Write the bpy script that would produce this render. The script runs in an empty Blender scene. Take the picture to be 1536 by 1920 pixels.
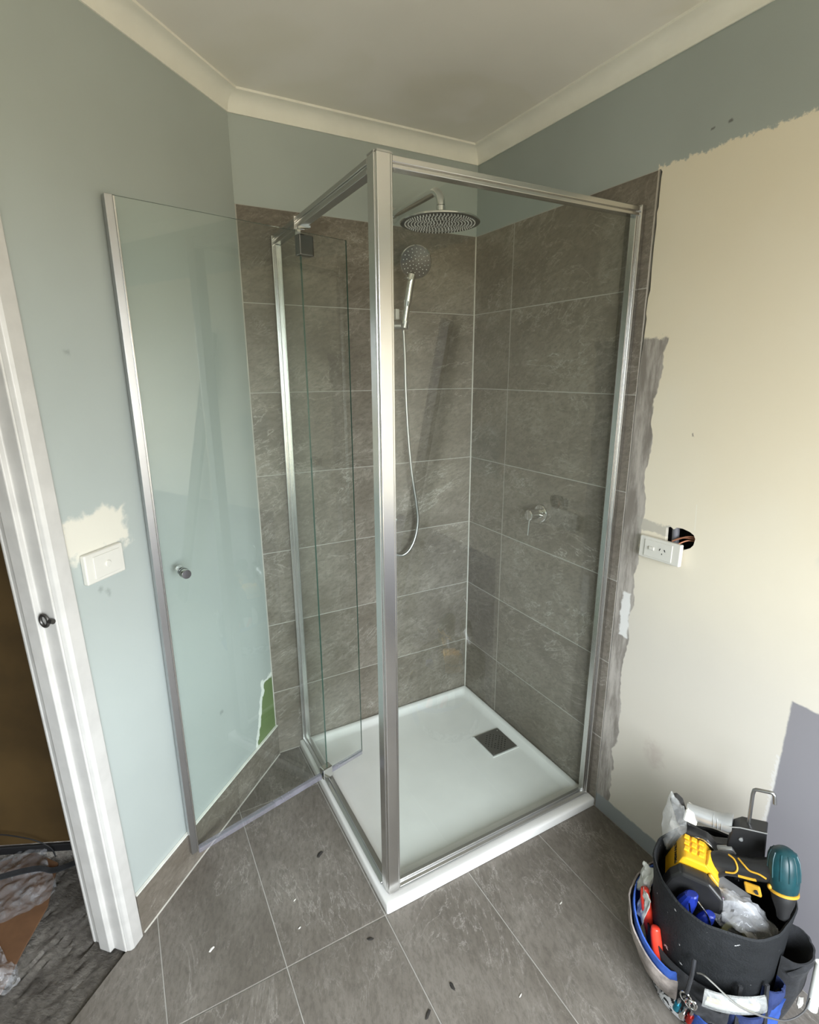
import bpy, bmesh, math, random
from mathutils import Vector, Matrix, noise as mnoise

S = bpy.context.scene
COL = S.collection
random.seed(7)
R2 = math.sqrt(0.5)

# ------------------------------------------------------------------ camera
cd = bpy.data.cameras.new('camera')
cam = bpy.data.objects.new('camera', cd)
COL.objects.link(cam)
cd.sensor_fit = 'VERTICAL'
cd.sensor_height = 36.0
cd.lens = 1001.31 / 1920 * 36.0
cd.clip_start = 0.02
def cam_matrix(rx, ry, rz, loc):
    Rz = Matrix.Rotation(rz, 3, 'Z'); Rx = Matrix.Rotation(rx, 3, 'X'); Ry = Matrix.Rotation(ry, 3, 'Y')
    R = Rz @ Rx @ Ry                                   # x right, y forward, z up
    B = R @ Matrix.Rotation(math.radians(90), 3, 'X')  # to Blender's camera axes
    M = B.to_4x4(); M.translation = Vector(loc)
    return M
cam.matrix_world = cam_matrix(-0.257, 0.0043, -0.5008, (-1.3867, -1.9585, 1.5594))
S.camera = cam

# ------------------------------------------------------------------ world, sun/sky, exposure
W = bpy.data.worlds.new('overcast_sky'); S.world = W; W.use_nodes = True
nt = W.node_tree; nt.nodes.clear()
tc = nt.nodes.new('ShaderNodeTexCoord'); sx = nt.nodes.new('ShaderNodeSeparateXYZ')
rp = nt.nodes.new('ShaderNodeValToRGB'); bg = nt.nodes.new('ShaderNodeBackground'); wo = nt.nodes.new('ShaderNodeOutputWorld')
nt.links.new(tc.outputs['Generated'], sx.inputs[0])
ad = nt.nodes.new('ShaderNodeMath'); ad.operation = 'MULTIPLY_ADD'; ad.inputs[1].default_value = 0.5; ad.inputs[2].default_value = 0.5
nt.links.new(sx.outputs['Z'], ad.inputs[0]); nt.links.new(ad.outputs[0], rp.inputs[0])
e = rp.color_ramp.elements
e[0].position = 0.46; e[0].color = (0.205, 0.178, 0.128, 1)        # garden / paving
e[1].position = 0.52; e[1].color = (0.74, 0.79, 0.83, 1)        # overcast sky, brighter overhead
e2 = rp.color_ramp.elements.new(0.85); e2.color = (1.06, 1.13, 1.20, 1)
nt.links.new(rp.outputs[0], bg.inputs[0]); bg.inputs[1].default_value = 25.0
nt.links.new(bg.outputs[0], wo.inputs[0])

WX0, WX1, WZ0, WZ1, WY = -1.80, -0.25, 0.60, 1.98, -3.0            # the window behind the camera
ld = bpy.data.lights.new('daylight', 'AREA'); ld.shape = 'RECTANGLE'
ld.size = WX1 - WX0; ld.size_y = WZ1 - WZ0; ld.energy = 1.0
ld.cycles.is_portal = True
lo = bpy.data.objects.new('daylight', ld); COL.objects.link(lo)
lo.location = ((WX0 + WX1) / 2, WY - 0.06, (WZ0 + WZ1) / 2); lo.rotation_euler = (math.radians(90), 0, 0)

S.view_settings.view_transform = 'Standard'; S.view_settings.look = 'None'
S.view_settings.gamma = 1.0; S.view_settings.use_curve_mapping = False
S.view_settings.exposure = 0.0
try:
    S.cycles.max_bounces = 10; S.cycles.diffuse_bounces = 5; S.cycles.glossy_bounces = 5
    S.cycles.transparent_max_bounces = 24; S.cycles.transmission_bounces = 6
    S.cycles.caustics_reflective = False; S.cycles.caustics_refractive = False
    S.cycles.sample_clamp_indirect = 6.0
except Exception:
    pass

# ------------------------------------------------------------------ materials
class NT:
    def __init__(s, name):
        s.m = bpy.data.materials.new(name); s.m.use_nodes = True
        s.t = s.m.node_tree; s.t.nodes.clear()
        s.out = s.t.nodes.new('ShaderNodeOutputMaterial')
    def n(s, kind, **kw):
        x = s.t.nodes.new(kind)
        for k, v in kw.items(): setattr(x, k, v)
        return x
    def set(s, sock, v):
        if isinstance(v, bpy.types.NodeSocket): s.t.links.new(v, sock)
        elif v is not None:
            if hasattr(sock.default_value, '__len__') and not isinstance(v, (int, float)) and len(v) == 3 and len(sock.default_value) == 4: v = (*v, 1)
            sock.default_value = v
    def math(s, op, a, b=None, c=None):
        x = s.n('ShaderNodeMath', operation=op)
        for i, v in enumerate((a, b, c)):
            if v is not None: s.set(x.inputs[i], v)
        return x.outputs[0]
    def step(s, v, a, b):                                   # smooth 0 at a .. 1 at b
        x = s.n('ShaderNodeMapRange', interpolation_type='SMOOTHSTEP')
        s.set(x.inputs[0], v); x.inputs[1].default_value = a; x.inputs[2].default_value = b
        return x.outputs[0]
    def mix(s, f, a, b):
        x = s.n('ShaderNodeMix', data_type='RGBA')
        s.set(x.inputs[0], f); s.set(x.inputs[6], a); s.set(x.inputs[7], b)
        return x.outputs[2]
    def noise(s, vec, scale, detail=4, rough=.55, dist=0.0):
        x = s.n('ShaderNodeTexNoise')
        if vec is not None: s.set(x.inputs['Vector'], vec)
        x.inputs['Scale'].default_value = scale; x.inputs['Detail'].default_value = detail
        x.inputs['Roughness'].default_value = rough; x.inputs['Distortion'].default_value = dist
        return x.outputs[0]
    def pos(s): return s.n('ShaderNodeNewGeometry').outputs['Position']
    def xyz(s, v):
        x = s.n('ShaderNodeSeparateXYZ'); s.set(x.inputs[0], v); return x.outputs
    def vmath(s, op, a, b):
        x = s.n('ShaderNodeVectorMath', operation=op); s.set(x.inputs[0], a); s.set(x.inputs[1], b)
        return x.outputs['Value'] if op == 'DOT_PRODUCT' else x.outputs[0]
    def bump(s, h, strength, dist=0.002):
        x = s.n('ShaderNodeBump'); x.inputs['Strength'].default_value = strength; x.inputs['Distance'].default_value = dist
        s.set(x.inputs['Height'], h); return x.outputs[0]
    def bsdf(s, color, rough=.5, metal=0., spec=.5, normal=None, coat=0., trans=0., alpha=None, sheen=0.):
        b = s.n('ShaderNodeBsdfPrincipled')
        s.set(b.inputs['Base Color'], color); s.set(b.inputs['Roughness'], rough); s.set(b.inputs['Metallic'], metal)
        b.inputs['Specular IOR Level'].default_value = spec; b.inputs['Coat Weight'].default_value = coat
        b.inputs['Transmission Weight'].default_value = trans; b.inputs['Sheen Weight'].default_value = sheen
        if normal is not None: s.set(b.inputs['Normal'], normal)
        if alpha is not None: s.set(b.inputs['Alpha'], alpha)
        s.t.links.new(b.outputs[0], s.out.inputs[0]); return b

def simple(name, color, rough=.5, metal=0., spec=.5, var=.12, vs=9., bump=0., bs=120., coat=0., sheen=0.):
    k = NT(name); p = k.pos()
    nz = k.noise(p, vs, 4)
    dark = tuple(c * (1 - var) for c in color); lite = tuple(min(1, c * (1 + var)) for c in color)
    c = k.mix(k.step(nz, .3, .7), dark, lite)
    n = k.bump(k.noise(p, bs, 3), bump) if bump else None
    k.bsdf(c, rough, metal, spec, n, coat, sheen=sheen)
    return k.m

def tile_material(name, dark, lite, vein, rough=.38, stretch=(1, 1, 1.6), relief=.25, rot=(.35, .35, 0), bd=.003):
    k = NT(name); p = k.pos(); oi = k.n('ShaderNodeObjectInfo')
    off = k.math('MULTIPLY', oi.outputs['Random'], 41.0)
    comb = k.n('ShaderNodeCombineXYZ')
    for i in range(3): k.set(comb.inputs[i], off)
    v = k.vmath('ADD', p, comb.outputs[0])
    v2 = k.vmath('MULTIPLY', v, stretch)
    rt = k.n('ShaderNodeVectorRotate', rotation_type='EULER_XYZ'); k.set(rt.inputs['Vector'], v); rt.inputs['Rotation'].default_value = rot
    v3 = k.vmath('MULTIPLY', rt.outputs[0], (1.0, 1.0, 2.3) if stretch[2] > 1 else (1.0, 2.3, 1.0))
    cloud = k.noise(v2, 3.2, 6, .6, .4)
    fine = k.noise(v3, 40, 7, .74, .2)
    base = k.mix(k.step(cloud, .3, .70), dark, lite)
    base = k.mix(k.math('MULTIPLY', k.step(fine, .40, .68), .55), base, tuple(c * .60 for c in dark))
    # thin pale veins: contour lines of warped noise, stretched along the bedding of the stone
    f = None
    for sc, wd, amt, dt in ((2.0, .0045, .60, .5), (3.7, .006, .45, .7), (8.0, .010, .26, .8)):
        vn = k.noise(v3, sc, 10, .66, dt)
        a = k.math('ABSOLUTE', k.math('SUBTRACT', vn, .5))
        line = k.math('SUBTRACT', 1.0, k.step(a, .0, wd)); halo = k.math('SUBTRACT', 1.0, k.step(a, .0, wd * 6))
        gate = k.step(k.noise(v, sc * 1.3, 4, .6), .43, .62)
        q = k.math('MULTIPLY', gate, k.math('MULTIPLY_ADD', line, amt, k.math('MULTIPLY', halo, amt * .12)))
        f = q if f is None else k.math('MAXIMUM', f, q)
    base = k.mix(f, base, vein)
    tone = k.math('MULTIPLY', oi.outputs['Random'], .12)
    base = k.mix(tone, base, tuple(c * .6 for c in dark))
    h = k.math('ADD', k.math('MULTIPLY', fine, .5), cloud)
    k.bsdf(base, rough, 0, .28, k.bump(h, relief, bd))
    return k.m

M = {}
M['tile'] = tile_material('stone_tile', (.165, .142, .113), (.265, .236, .198), (.60, .57, .51))
M['floor_tile'] = tile_material('stone_floor_tile', (.155, .138, .118), (.232, .211, .185), (.48, .455, .42), rough=.42, stretch=(1.6, .8, 1), rot=(0, 0, 1.9))
M['slate'] = tile_material('rough_slate', (.11, .098, .085), (.26, .24, .21), (.36, .33, .29), rough=.5, stretch=(2.2, 2.2, 1), relief=1.0, rot=(0, 0, .79), bd=.02)
M['grout'] = simple('grout', (.43, .41, .37), .8, var=.1)
M['grout_dark'] = simple('grout_floor', (.40, .385, .355), .85, var=.1)
M['silicone'] = simple('silicone', (.55, .53, .48), .5)
M['cornice'] = simple('cornice_paint', (.88, .865, .79), .6, var=.03)
M['gloss_white'] = simple('gloss_white_paint', (.575, .562, .538), .35, var=.06, vs=14, bump=.08, bs=40)
M['acrylic'] = simple('white_acrylic', (.80, .795, .775), .22, var=.02, coat=.3)
M['plastic_white'] = simple('white_plastic', (.68, .665, .61), .35, var=.02)
M['chrome'] = simple('chrome', (.72, .72, .71), .09, 1., var=.03)
M['alu'] = simple('bright_aluminium', (.66, .655, .645), .22, 1., var=.04, vs=3)
M['alu_dull_shaded'] = simple('satin_and_shaded_aluminium', (.50, .50, .49), .36, 1., var=.05, vs=3)  # satin parts, and the left top rail's shaded look
M['grey_alu'] = simple('grey_aluminium', (.50, .50, .51), .30, 1., var=.05, vs=3)
M['steel'] = simple('brushed_steel', (.45, .45, .45), .35, 1., var=.08)
M['dark_metal'] = simple('dark_metal', (.10, .095, .09), .4, .8)
M['rubber'] = simple('black_rubber', (.012, .012, .013), .6)
M['nozzle'] = simple('nozzle_silicone', (.75, .75, .76), .5)
M['faceplate'] = simple('grey_face_plate', (.055, .05, .048), .35)
M['chrome_mirroring_dark'] = simple('chrome_mirroring_dark', (.20, .20, .20), .15, 1.)  # plain chrome, the dark surroundings it mirrors put into its colour
M['seal'] = None
M['canvas'] = simple('black_canvas', (.014, .015, .018), .8, var=.5, vs=30, bump=.5, bs=300, sheen=.1)
M['navy'] = simple('navy_canvas', (.02, .035, .12), .75, var=.35, vs=18, bump=.5, bs=300)
M['blue'] = simple('blue_canvas', (.035, .10, .42), .72, var=.3, vs=16, bump=.5, bs=300)
M['worn'] = simple('worn_beige_canvas', (.30, .26, .235), .85, var=.3, vs=30, bump=.6, bs=200)
M['yellow'] = simple('yellow_plastic', (.85, .47, .02), .38, var=.08)
M['yellow_dk'] = simple('yellow_label', (.62, .34, .03), .45, var=.1)
M['black_plastic'] = simple('black_plastic', (.022, .022, .023), .35, var=.2)
M['teal'] = simple('teal_plastic', (.004, .045, .055), .38, var=.25, vs=25)
M['red'] = simple('red_handle', (.80, .055, .03), .3, var=.08)
M['blue_plastic'] = simple('blue_plastic', (.015, .035, .30), .35, var=.15)
M['silver'] = simple('silver_paint', (.52, .53, .53), .38, .55, var=.06)
M['olive'] = simple('olive_tape', (.075, .075, .015), .5, var=.25, vs=40)
M['brown'] = simple('dark_brown_board', (.075, .045, .015), .55, var=.25, vs=4)
M['cardboard'] = simple('cardboard', (.17, .085, .04), .8, var=.15, vs=12)
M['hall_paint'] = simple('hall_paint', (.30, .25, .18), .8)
M['paper'] = simple('pale_rag', (.62, .63, .58), .85, var=.12)
M['white_tube'] = simple('white_tube', (.84, .85, .80), .4)
M['copper'] = simple('copper_wire', (.45, .2, .12), .4, .6)
M['conduit'] = simple('grey_conduit', (.16, .16, .18), .5)
M['cavity'] = simple('dark_cavity', (.02, .018, .017), .9)
M['plaster_white'] = simple('plaster_edge', (.85, .84, .78), .8)
M['ferrule_teal'] = simple('teal_ferrule', (.03, .25, .36), .25, .8)
M['ferrule_red'] = simple('red_ferrule', (.45, .03, .025), .25, .8)
M['debris'] = simple('dark_debris', (.03, .027, .024), .9)
M['chip'] = simple('paint_chip', (.80, .78, .72), .7)
M['level'] = simple('dark_level', (.050, .045, .042), .45, .2)
M['level_cap'] = simple('level_blue_grey', (.16, .18, .22), .4)

def glass_material(name, tint, refl_ior=1.62):
    k = NT(name)
    tr = k.n('ShaderNodeBsdfTransparent'); tr.inputs[0].default_value = (*tint, 1)
    gl = k.n('ShaderNodeBsdfGlossy'); gl.inputs['Roughness'].default_value = .0; gl.inputs['Color'].default_value = (1, 1, 1, 1)
    fr = k.n('ShaderNodeFresnel'); fr.inputs[0].default_value = refl_ior
    back = k.n('ShaderNodeNewGeometry').outputs['Backfacing']
    f = k.math('MULTIPLY', fr.outputs[0], k.math('SUBTRACT', 1.0, back))
    mx = k.n('ShaderNodeMixShader'); k.set(mx.inputs[0], f)
    k.t.links.new(tr.outputs[0], mx.inputs[1]); k.t.links.new(gl.outputs[0], mx.inputs[2])
    k.t.links.new(mx.outputs[0], k.out.inputs[0]); return k.m
M['glass'] = glass_material('clear_glass', (.965, .985, .975))
k = NT('glass_edge'); k.bsdf((.035, .085, .065), .15, 0, .6); M['glass_edge'] = k.m

def film_material(name, col, opacity, rough=.18, sc=30, bp=.6):
    k = NT(name); p = k.pos()
    b = k.n('ShaderNodeBsdfPrincipled'); k.set(b.inputs['Base Color'], (*col, 1)); b.inputs['Roughness'].default_value = rough
    nz = k.noise(p, sc, 4, .6, .6)
    k.set(b.inputs['Normal'], k.bump(nz, bp, .01))
    tr = k.n('ShaderNodeBsdfTransparent'); mx = k.n('ShaderNodeMixShader')
    k.set(mx.inputs[0], k.math('MULTIPLY_ADD', k.step(nz, .35, .7), opacity * .7, opacity * .55))
    k.t.links.new(tr.outputs[0], mx.inputs[1]); k.t.links.new(b.outputs[0], mx.inputs[2])
    k.t.links.new(mx.outputs[0], k.out.inputs[0]); return k.m
M['film'] = film_material('clear_plastic_film', (.74, .76, .80), .36, .10, 18, .9)
M['film_thin'] = film_material('thin_plastic_film', (.70, .71, .69), .22)
M['film_pack'] = film_material('clear_packet', (.75, .77, .76), .34)
M['hall_film'] = film_material('crumpled_plastic_sheet', (.45, .46, .48), .42, .15, 22)
M['seal'] = film_material('clear_pvc_seal', (.30, .29, .34), .55, .15, 5, .03)

def wall_paint(name, base, var=.05, extra=None):
    k = NT(name); p = k.pos()
    c = k.mix(k.step(k.noise(p, 1.7, 3), .3, .7), tuple(x * (1 - var) for x in base), tuple(x * (1 + var) for x in base))
    if extra: c = extra(k, p, c)
    k.bsdf(c, .62, 0, .35, k.bump(k.noise(p, 260, 3), .12, .001))
    return k.m
def rect(k, u, v, u0, u1, v0, v1, soft=.004, nz=None, amp=0.):
    if nz is not None:
        d = k.math('MULTIPLY', k.math('SUBTRACT', nz, .5), amp)
        u = k.math('ADD', u, d); v = k.math('ADD', v, d)
    m = k.math('MULTIPLY', k.step(u, u0 - soft, u0 + soft), k.math('SUBTRACT', 1., k.step(u, u1 - soft, u1 + soft)))
    q = k.math('MULTIPLY', k.step(v, v0 - soft, v0 + soft), k.math('SUBTRACT', 1., k.step(v, v1 - soft, v1 + soft)))
    return k.math('MULTIPLY', m, q)
def mul(k, a, b): return k.math('MULTIPLY', a, b)

SAGE = (.425, .468, .448)
def left_extra(k, p, c):
    s = k.math('ADD', k.vmath('DOT_PRODUCT', p, (-R2, -R2, 0)), -.9565 * R2)
    z = k.xyz(p)[2]
    n1 = k.noise(p, 26, 5); n2 = k.noise(p, 7, 4)
    # brushed filler patch above the switch
    pa = rect(k, s, z, .615, .80, 1.135, 1.235, .012, n1, .09)
    c = k.mix(mul(k, pa, .9), c, (.74, .71, .62))
    # green moisture-resistant board exposed beside the tiles, torn white edge round it
    zz = k.math('ADD', s, mul(k, k.math('SUBTRACT', z, .14), .33))
    w = rect(k, zz, z, -.05, .150, .10, .385, .003, n1, .055)
    g = rect(k, zz, z, -.05, .128, .10, .372, .003, n1, .055)
    c = k.mix(w, c, (.80, .83, .78)); c = k.mix(g, c, (.15, .215, .085))
    # scuffs
    for s0, s1, z0, z1 in ((.715, .722, 1.030, 1.045), (.700, .706, 1.018, 1.036), (.315, .335, .418, .425), (.70, .715, 1.60, 1.606)):
        c = k.mix(mul(k, rect(k, s, z, s0, s1, z0, z1, .006, n1, .05), .5), c, (.13, .14, .13))
    return c
M['sage_left'] = wall_paint('sage_paint_left_wall', SAGE, .04, left_extra)
M['sage'] = wall_paint('sage_paint', SAGE, .05)
def right_extra(k, p, c):
    x, y, z = k.xyz(p)
    n1 = k.noise(p, 30, 5, .6); n2 = k.noise(p, 5, 4); n3 = k.noise(p, 1.6, 3); n4 = k.noise(p, 75, 4, .65)
    pale = k.mix(k.step(n3, .35, .65), (.81, .73, .575), (.82, .755, .62))
    low = k.math('SUBTRACT', 1., k.step(k.math('ADD', z, mul(k, n3, .5)), .95, 1.45))   # lower half shifts to a greyer pinkish white
    pale = k.mix(mul(k, low, .8), pale, (.62, .585, .53))
    d = mul(k, k.math('SUBTRACT', k.math('MULTIPLY_ADD', n4, .5, mul(k, n1, .5)), .5), .065)
    up = k.math('SUBTRACT', 1., k.step(k.math('ADD', z, d), 2.088, 2.096))
    rt = k.math('SUBTRACT', 1., k.step(y, -.846, -.842))
    c = k.mix(mul(k, up, rt), c, pale)
    # sage left showing at the far right
    c = k.mix(mul(k, rect(k, y, z, -1.62, -1.395, 1.12, 1.33, .02, n2, .10), .55), c, (.46, .50, .46))
    # grey adhesive smear along the tile edge
    yb = k.math('ADD', k.math('ADD', y, mul(k, z, .017)), mul(k, k.math('SUBTRACT', n2, .5), .10))
    sm = k.math('SUBTRACT', 1., k.step(yb, -.903, -.899))
    sm = k.math('SUBTRACT', 1., sm)
    zt = k.math('SUBTRACT', 1., k.step(k.math('ADD', z, mul(k, k.math('SUBTRACT', n1, .5), .05)), 1.645, 1.655))
    mp = k.n('ShaderNodeMapping'); k.set(mp.inputs['Vector'], p); mp.inputs['Scale'].default_value = (1, 26, 5)
    n5 = k.noise(mp.outputs[0], 1.0, 5, .65)
    grey = k.mix(k.step(n5, .35, .65), (.24, .215, .19), (.50, .46, .42))
    c = k.mix(mul(k, sm, zt), c, grey)
    # grey streak left of the power point, white dab lower down
    c = k.mix(mul(k, rect(k, y, z, -1.015, -.90, 1.085, 1.118, .004, n1, .03), .7), c, (.42, .40, .36))
    c = k.mix(rect(k, y, z, -.905, -.872, .71, .865, .004, n1, .03), c, (.80, .79, .77))
    # adhesive band left by the missing skirting tile
    c = k.mix(rect(k, y, z, -3.2, -.80, -.05, .062, .004, n1, .02), c, (.30, .315, .32))
    # bare lilac-grey board where the vanity stood, paint ridge along its edge
    ye = k.math('ADD', y, mul(k, k.math('SUBTRACT', z, .76), .01))
    rid = rect(k, ye, z, -3.2, -1.388, -.1, .60, .003, n4, .05)
    c = k.mix(mul(k, rid, .7), c, (.74, .72, .70))
    c = k.mix(rect(k, ye, z, -3.2, -1.396, -.1, .765, .003, n1, .008), c, (.26, .25, .27))
    c = k.mix(mul(k, rect(k, k.math('ADD', y, mul(k, z, -.06)), z, -1.1545, -1.1525, 1.125, 1.20, .001), .7), c, (.86, .83, .74))
    # pencil mark, smudges
    c = k.mix(mul(k, rect(k, y, z, -1.046, -1.041, 1.385, 1.392, .002, n1, .02), .8), c, (.2, .17, .13))
    c = k.mix(mul(k, rect(k, y, z, -1.075, -1.03, .33, .40, .02, n1, .09), .3), c, (.4, .3, .28))
    for y0 in (-.985, -1.03): c = k.mix(mul(k, rect(k, y, z, y0 - .012, y0, 2.135, 2.14, .002, n1, .02), .8), c, (.12, .12, .11))
    return c
M['right_wall'] = wall_paint('right_wall_paint', tuple(x * .9 for x in SAGE), .05, right_extra)
def ceil_extra(k, p, c):
    n = k.noise(p, 1.9, 3, .5, .5)
    return k.mix(mul(k, k.step(n, .5, .58), .22), c, (.72, .69, .54))
M['ceiling'] = wall_paint('ceiling_paint', (.86, .835, .785), .04, ceil_extra)

def splatter_material():
    k = NT('paint_splattered_canvas'); p = k.pos(); z = k.xyz(p)[2]
    n = k.noise(p, 42, 5, .62, .7); n2 = k.noise(p, 15, 3)
    th = k.math('ADD', n, mul(k, k.math('SUBTRACT', n2, .5), .35))
    low = k.math('SUBTRACT', 1., k.step(z, .06, .15))
    th = k.math('ADD', th, mul(k, low, .20))
    f = k.step(th, .70, .715)
    c = k.mix(f, k.mix(n2, (.006, .007, .008), (.022, .024, .027)), (.62, .62, .63))
    k.bsdf(c, .72, 0, .3, k.bump(k.math('ADD', k.noise(p, 250, 3), k.math('MULTIPLY', k.noise(p, 22, 5, .6, .6), 2.5)), .5, .004)); return k.m
M['splatter'] = splatter_material()

# ------------------------------------------------------------------ mesh helpers
MW = {}
def V(*a): return Vector(a[0] if len(a) == 1 else a)
class MB:
    def __init__(s): s.b = bmesh.new(); s.flat = False
    def poly_prism(s, pts, axis, depth=None):
        """pts: list of 3D points of a planar polygon; extruded by vector axis"""
        a = [s.b.verts.new(p) for p in pts]; d = V(axis)
        c = [s.b.verts.new(V(p) + d) for p in pts]; n = len(pts)
        f = s.b.faces.new(a); s.b.faces.new(list(reversed(c)))
        for i in range(n): s.b.faces.new((a[i], c[i], c[(i + 1) % n], a[(i + 1) % n]))
        return s
    def box(s, lo, hi, rot=None, piv=None):
        x0, y0, z0 = lo; x1, y1, z1 = hi
        vs = [V(x, y, z) for x in (x0, x1) for y in (y0, y1) for z in (z0, z1)]
        if rot is not None: vs = [piv + rot @ (v - piv) for v in vs]
        v = [s.b.verts.new(q) for q in vs]
        for f in ((0, 1, 3, 2), (4, 6, 7, 5), (0, 4, 5, 1), (2, 3, 7, 6), (0, 2, 6, 4), (1, 5, 7, 3)): s.b.faces.new([v[i] for i in f])
        return s
    def obox(s, c, ax, ay, az):                                # oriented box from centre and half axes
        c = V(c); vs = [c + V(ax) * i + V(ay) * j + V(az) * k_ for i in (-1, 1) for j in (-1, 1) for k_ in (-1, 1)]
        v = [s.b.verts.new(q) for q in vs]
        for f in ((0, 1, 3, 2), (4, 6, 7, 5), (0, 4, 5, 1), (2, 3, 7, 6), (0, 2, 6, 4), (1, 5, 7, 3)): s.b.faces.new([v[i] for i in f])
        return s
    def tube(s, path, r, seg=12, caps=True, flat=1.0):
        P = [V(p) for p in path]; n = len(P)
        rs = r if isinstance(r, (list, tuple)) else [r] * n
        t0 = (P[1] - P[0]).normalized(); up = V(0, 0, 1) if abs(t0.z) < .9 else V(1, 0, 0)
        u = (up - t0 * up.dot(t0)).normalized(); rings = []
        for i in range(n):
            t = ((P[min(i + 1, n - 1)] - P[max(i - 1, 0)])).normalized()
            u = (u - t * u.dot(t)).normalized(); w = t.cross(u)
            rings.append([s.b.verts.new(P[i] + (u * math.cos(a) + w * math.sin(a) * flat) * rs[i]) for a in [2 * math.pi * j / seg for j in range(seg)]])
        for i in range(n - 1):
            for j in range(seg): s.b.faces.new((rings[i][j], rings[i][(j + 1) % seg], rings[i + 1][(j + 1) % seg], rings[i + 1][j]))
        if caps: s.b.faces.new(list(reversed(rings[0]))); s.b.faces.new(rings[-1])
        return s
    def lathe(s, prof, origin, axis=(0, 0, 1), seg=32, a0=0., a1=None, wob=None, capends=False):
        """prof: (radius, height) pairs along the axis"""
        ax = V(axis).normalized(); up = V(1, 0, 0) if abs(ax.x) < .8 else V(0, 1, 0)
        u = (up - ax * up.dot(ax)).normalized(); w = ax.cross(u); o = V(origin)
        full = a1 is None; n = seg if full else seg + 1
        an = [2 * math.pi * j / seg if full else a0 + (a1 - a0) * j / seg for j in range(n)]
        rings = []
        for (r, h) in prof:
            if r < 1e-6 and full: rings.append([s.b.verts.new(o + ax * h)] * n); continue
            ring = []
            for a in an:
                rr, hh = (r, h) if wob is None else wob(r, h, a)
                ring.append(s.b.verts.new(o + ax * hh + (u * math.cos(a) + w * math.sin(a)) * rr))
            rings.append(ring)
        for i in range(len(rings) - 1):
            for j in range(seg):
                q = [rings[i][j], rings[i][(j + 1) % n], rings[i + 1][(j + 1) % n], rings[i + 1][j]]
                q2 = [x for k_, x in enumerate(q) if x not in q[:k_]]
                if len(q2) > 2: s.b.faces.new(q2)
        return s
    def sphere(s, c, r, sub=2, scale=(1, 1, 1), rot=None):
        g = bmesh.ops.create_icosphere(s.b, subdivisions=sub, radius=r)
        for v in g['verts']:
            q = V(v.co.x * scale[0], v.co.y * scale[1], v.co.z * scale[2])
            if rot is not None: q = rot @ q
            v.co = V(c) + q
        return s
    def loft(s, sections, cap=True):
        rings = [[s.b.verts.new(p) for p in sec] for sec in sections]; n = len(rings[0])
        for i in range(len(rings) - 1):
            for j in range(n): s.b.faces.new((rings[i][j], rings[i][(j + 1) % n], rings[i + 1][(j + 1) % n], rings[i + 1][j]))
        if cap: s.b.faces.new(list(reversed(rings[0]))); s.b.faces.new(rings[-1])
        return s
    def grid(s, nu, nv, fn):
        vs = [[s.b.verts.new(fn(i / nu, j / nv)) for j in range(nv + 1)] for i in range(nu + 1)]
        for i in range(nu):
            for j in range(nv): s.b.faces.new((vs[i][j], vs[i + 1][j], vs[i + 1][j + 1], vs[i][j + 1]))
        return s
    def bevel(s, w, seg=2, ang=30):
        s.flat = True
        bmesh.ops.recalc_face_normals(s.b, faces=s.b.faces)
        es = [e_ for e_ in s.b.edges if len(e_.link_faces) == 2 and e_.calc_face_angle(0) > math.radians(ang)]
        bmesh.ops.bevel(s.b, geom=es, offset=w, segments=seg, profile=.5, affect='EDGES', clamp_overlap=True)
        return s
    def done(s, name, mat, parent=None, smooth=True, keep_normals=False, mats=None, matfn=None):
        if not keep_normals: bmesh.ops.recalc_face_normals(s.b, faces=s.b.faces)
        if parent is not None:
            inv = MW[parent].inverted(); s.b.transform(inv)
        me = bpy.data.meshes.new(name)
        if matfn:
            s.b.normal_update()
            for f in s.b.faces: f.material_index = matfn(f)
        s.b.to_mesh(me); s.b.free()
        for m_ in (mats or [mat]): me.materials.append(m_)
        if smooth and not s.flat:
            me.polygons.foreach_set('use_smooth', [True] * len(me.polygons))
            try: me.set_sharp_from_angle(angle=math.radians(38))
            except Exception: pass
        o = bpy.data.objects.new(name, me); COL.objects.link(o)
        if parent is not None: o.parent = parent; MW[o] = MW[parent]
        else: MW[o] = Matrix.Identity(4)
        return o
def thing(name, label, cat, loc=(0, 0, 0), rz=0., group=None):
    o = bpy.data.objects.new(name, None); COL.objects.link(o); o.empty_display_size = .05
    o.location = loc; o.rotation_euler = (0, 0, rz); o['label'] = label; o['category'] = cat
    if group: o['group'] = group
    MW[o] = Matrix.Translation(V(loc)) @ Matrix.Rotation(rz, 4, 'Z')
    return o
def tag(o, label, cat, group=None, kind=None):
    o['label'] = label; o['category'] = cat
    if group: o['group'] = group
    if kind: o['kind'] = kind
    return o
def struct(o, label, cat):
    o['kind'] = 'structure'; o['label'] = label; o['category'] = cat; return o
def at_base(o):                                             # move a one-mesh thing's origin to its base
    me = o.data; xs = [v.co for v in me.vertices]
    c = V(sum(v.x for v in xs) / len(xs), sum(v.y for v in xs) / len(xs), min(v.z for v in xs))
    me.transform(Matrix.Translation(-c)); o.location = c; MW[o] = Matrix.Translation(c); return o
def clip(poly, n, d):                                       # keep n.p <= d (2D)
    out = []
    for i in range(len(poly)):
        a, b = poly[i], poly[(i + 1) % len(poly)]
        da, db = n[0] * a[0] + n[1] * a[1] - d, n[0] * b[0] + n[1] * b[1] - d
        if da <= 0: out.append(a)
        if da * db < 0:
            t = da / (da - db); out.append((a[0] + (b[0] - a[0]) * t, a[1] + (b[1] - a[1]) * t))
    return out
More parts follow.
